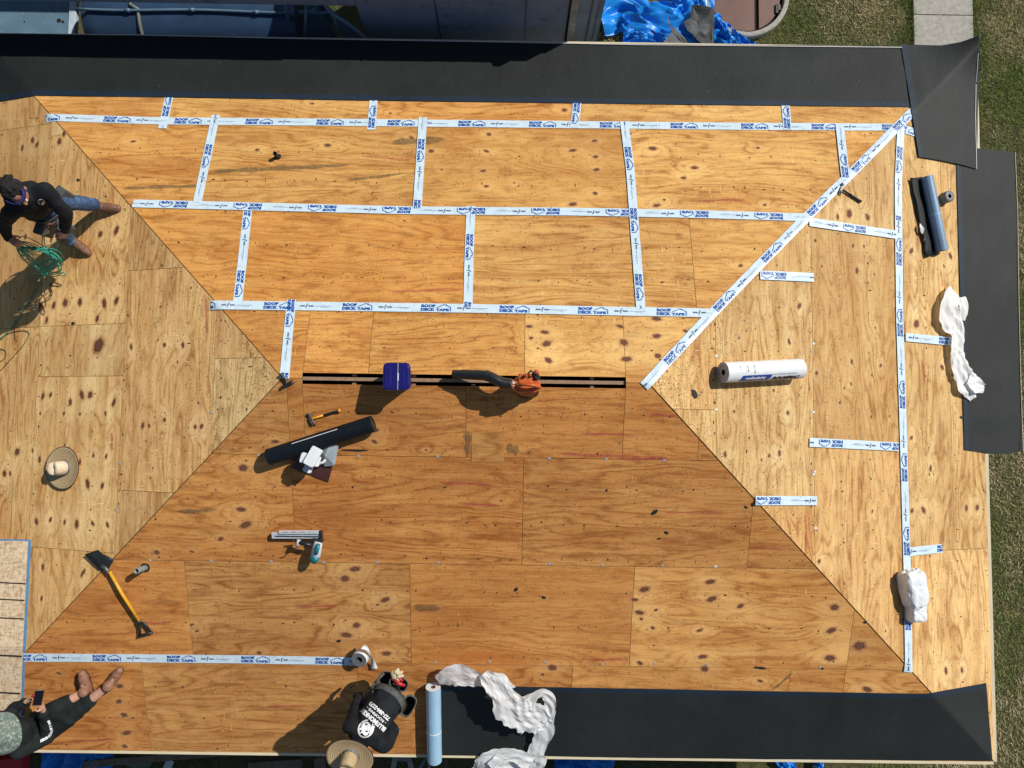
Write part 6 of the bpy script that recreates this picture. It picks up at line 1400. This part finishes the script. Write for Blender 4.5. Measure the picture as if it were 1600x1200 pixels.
tarp('crumpled bright blue tarp heaped on the grass beyond the far eave', [(936, 26), (975, 8), (1010, 26), (1060, 32), (1085, 10), (1078, -30)], [.5, .65, .62, .8, .7, .6], 3)
tarp('folds of blue tarp beside the grey torn felt at the far eave', [(975, 55), (1010, 56), (1050, 66), (1100, 80)], [.25, .45, .6, .5], 8)
tarp('narrow tail of blue tarp between the round hatch and the far eave', [(1110, 30), (1128, 44), (1160, 62), (1190, 72)], [.45, .42, .25, .1], 14)
tarp('small sliver of blue tarp peeping from under the far eave', [(1265, 78), (1280, 76), (1295, 78)], [.1, .16, .1], 5)
def felt():
    g = G(); c = onz(1095, 35, GZ + .4)
    def sh(pts, m, hs, seed):
        P3 = [onz(px, py, GZ + h) for (px, py), h in zip(pts, hs)]; cc = sum(P3, Vector()) / len(P3); vs = []; n = len(P3); rings = 6
        for k in range(rings + 1):
            for p in P3: q = cc.lerp(p, k / rings); q.z += .03 * noise.noise(q * 7 + Vector((seed, 0, 0))) ; vs.append(q)
        g.add(vs, [(k * n + i, k * n + (i + 1) % n, (k + 1) * n + (i + 1) % n, (k + 1) * n + i) for k in range(rings) for i in range(n)], m, False)
    sh([(1080, 8), (1095, 8), (1112, 12), (1116, 18), (1116, 40), (1115, 72), (1102, 72), (1085, 60), (1078, 40)], mat('dark_felt', (.045, .05, .052), .7), [.35, .4, .42, .4, .35, .3, .3, .3, .35], 1)
    sh([(1068, 34), (1078, 28), (1088, 33), (1100, 30), (1110, 38), (1108, 50), (1100, 55), (1094, 50), (1086, 56), (1074, 48)], M_TORN, [.5, .52, .5, .52, .5, .48, .5, .5, .5, .5], 3)
    sh([(1042, 24), (1046, 38), (1056, 46), (1072, 62), (1080, 80), (1040, 80), (1036, 66), (1050, 50), (1044, 36)], mat('grey_felt', (.17, .175, .18), .75, scale=5, var=.2), [.45, .45, .46, .45, .4, .38, .4, .45, .45], 6)
    g.build('torn_felt', label='torn grey and black roofing felt lying on the blue tarp', cat='roofing felt', solid=.006)
felt()
def hatch():
    c = onz(1166, -8, GZ + .12); o = thing('round_hatch', 'round brown steel lid in a concrete ring on the grass', 'hatch', Matrix.Translation((c.x, c.y, GZ))); r = .62
    g = G(); g.lathe([(r + .07, 0), (r + .07, .12), (r + .05, .135), (r, .135), (r - .01, .12), (r - .01, .03)], M_CONC, 56, smooth=False); g.build('concrete_ring', parent=o)
    g = G(); pts = [((r - .06) * math.cos(2 * math.pi * k / 48), (r - .045) * math.sin(2 * math.pi * k / 48)) for k in range(48)]
    g.prism([p for p in pts if p[0] <= .16] , .05, .075, M_BRNM); g.prism([(x, y) for x, y in pts if x >= .17] + [], .05, .073, M_BRNM); g.build('lid', parent=o, bevel=.004)
    g = G(); g.lathe([(r - .02, .04), (.001, .04)], M_GAP, 40); g.build('pit', parent=o)
    g = G(); p = onz(1215, 12, GZ + .12) - Vector((c.x, c.y, GZ)); g.box((p.x, p.y, .09), (.045, .15, .02), M_BLACKP); g.box((p.x + .035, p.y + .02, .095), (.04, .09, .02), M_BRNM); g.build('latch', parent=o, bevel=.004)
    g = G(); p = onz(1160, 48, GZ + .1) - Vector((c.x, c.y, GZ)); g.prism([(-.07, .0), (-.03, .035), (.0, .01), (.06, .015), (.03, -.02), (-.04, -.025)], .078, .083, M_BLACKP); s = g.build('dark_scrap', parent=o); s.location = (p.x, p.y, 0)
hatch()
# under the near eave, in the shade of the house
tarp('dark blue tarp in the shade under the near eave, left side', [(60, 1200), (120, 1190), (165, 1200)], [.5, .7, .5], 4, amp=.06)
tarp('crumpled blue tarp in the shade below the near underlayment', [(868, 1206), (910, 1200), (960, 1206)], [.4, .5, .4], 6, amp=.06)
tarp('bright blue tarp strip hanging at the near right ground, left one', [(1232, 1192), (1240, 1215)], [.3, .22], 7, amp=.05, nu=20)
tarp('bright blue tarp strip on the near right ground, right one', [(1287, 1192), (1283, 1215)], [.16, .12], 9, amp=.05, nu=20)
def deb(name, label, cat, px, py, sx, sy, sz, rot, m, z=.1):
    p = onz(px, py, GZ + z); g = G(); pts = []
    for k in range(8): t = 2 * math.pi * k / 8 + .39; pts.append((sx / 2 * (1 if math.cos(t) > 0 else -1) * random.uniform(.85, 1), sy / 2 * (1 if math.sin(t) > 0 else -1) * random.uniform(.85, 1)))
    pts = [(sx / 2, sy / 2), (-sx / 2 * .96, sy / 2), (-sx / 2, -sy / 2), (sx / 2 * .97, -sy / 2 * .98)]
    g.prism(pts, -sz / 2, sz / 2, m); o = g.build(name, label=label, cat=cat, bevel=.003); o.matrix_world = Matrix.Translation(p) @ Matrix.Rotation(math.radians(rot), 4, 'Z') @ Matrix.Rotation(math.radians(6), 4, 'Y')
deb('board', 'long dark board lying under the near eave left of the hat', 'board', 250, 1184, 2.2, .10, .04, 3, M_BOARD)
deb('board', 'short weathered board below the straw hatted worker, left of the hat', 'board', 430, 1196, .8, .14, .04, 2, M_BOARD)
deb('board', 'stub of board touching the hat brim in the picture', 'board', 500, 1194, .16, .2, .06, 8, M_BOARD)
deb('paper_sheet', 'small pale sheet of paper on the dark ground', 'paper', 263, 1196, .12, .16, .004, -20, mat('paper', (.45, .55, .55), .7))
deb('red_crate', 'red crate corner at the near left corner of the ground', 'crate', 12, 1196, .5, .25, .2, 5, M_RED, .4)
def leaf():
    o = thing('leafy_plant', 'pale leafed plant on the ground below the near eave', 'plant', Matrix.Translation(onz(218, 1196, GZ + .1)))
    for a, L in ((10, .20), (60, .16), (120, .2), (170, .22), (230, .15), (300, .18)):
        g = G(); pts = [(0, 0), (L * .4, .045), (L * .75, .04), (L, 0), (L * .75, -.04), (L * .4, -.045)]; R = RotXYZ(y=-18, z=a)
        g.add([R @ Vector((x, y, -.05 * (x / L) ** 2)) for x, y in pts], [tuple(range(6))], M_LEAF); g.build('leaf', parent=o)
    g = G(); g.tube([(0, 0, -.1), (0, 0, 0)], .01, M_LEAF); g.build('stem', parent=o)
leaf()
def chair_straps():
    o = thing('folding_chair', 'folding chair frame with pale straps under the near eave right of the hat', 'chair', Matrix.Translation(onz(630, 1190, GZ + .7))); I = onz(630, 1190, GZ + .7)
    q = lambda x, y, z: onz(x, y, GZ + z) - I
    m = mat('pale_grey_strap', (.16, .22, .20), .6)
    for a, b in (((618, 1182, .8), (612, 1212, .3)), ((638, 1182, .8), (646, 1212, .3)), ((616, 1184, .75), (642, 1186, .75))): 
        A, B = q(*a), q(*b); d = (B - A).normalized(); s = d.cross(UP).normalized() * .035; g = G(); g.add([A - s, B - s, B + s, A + s], [(0, 1, 2, 3)], m); g.build('strap', parent=o, solid=.012)
    for a, b in (((664, 1186, .8), (650, 1212, .3)), ((672, 1190, .8), (668, 1212, .3))):
        A, B = q(*a), q(*b); g = G(); g.tube([A, B], .02, mat('slate_tube', (.09, .13, .19), .5), 8); g.build('leg', parent=o)
    g = G(); g.tube([q(696, 1184, .6), q(698, 1212, .2)], .012, M_GREYL, 8); g.build('leg', parent=o)
chair_straps()
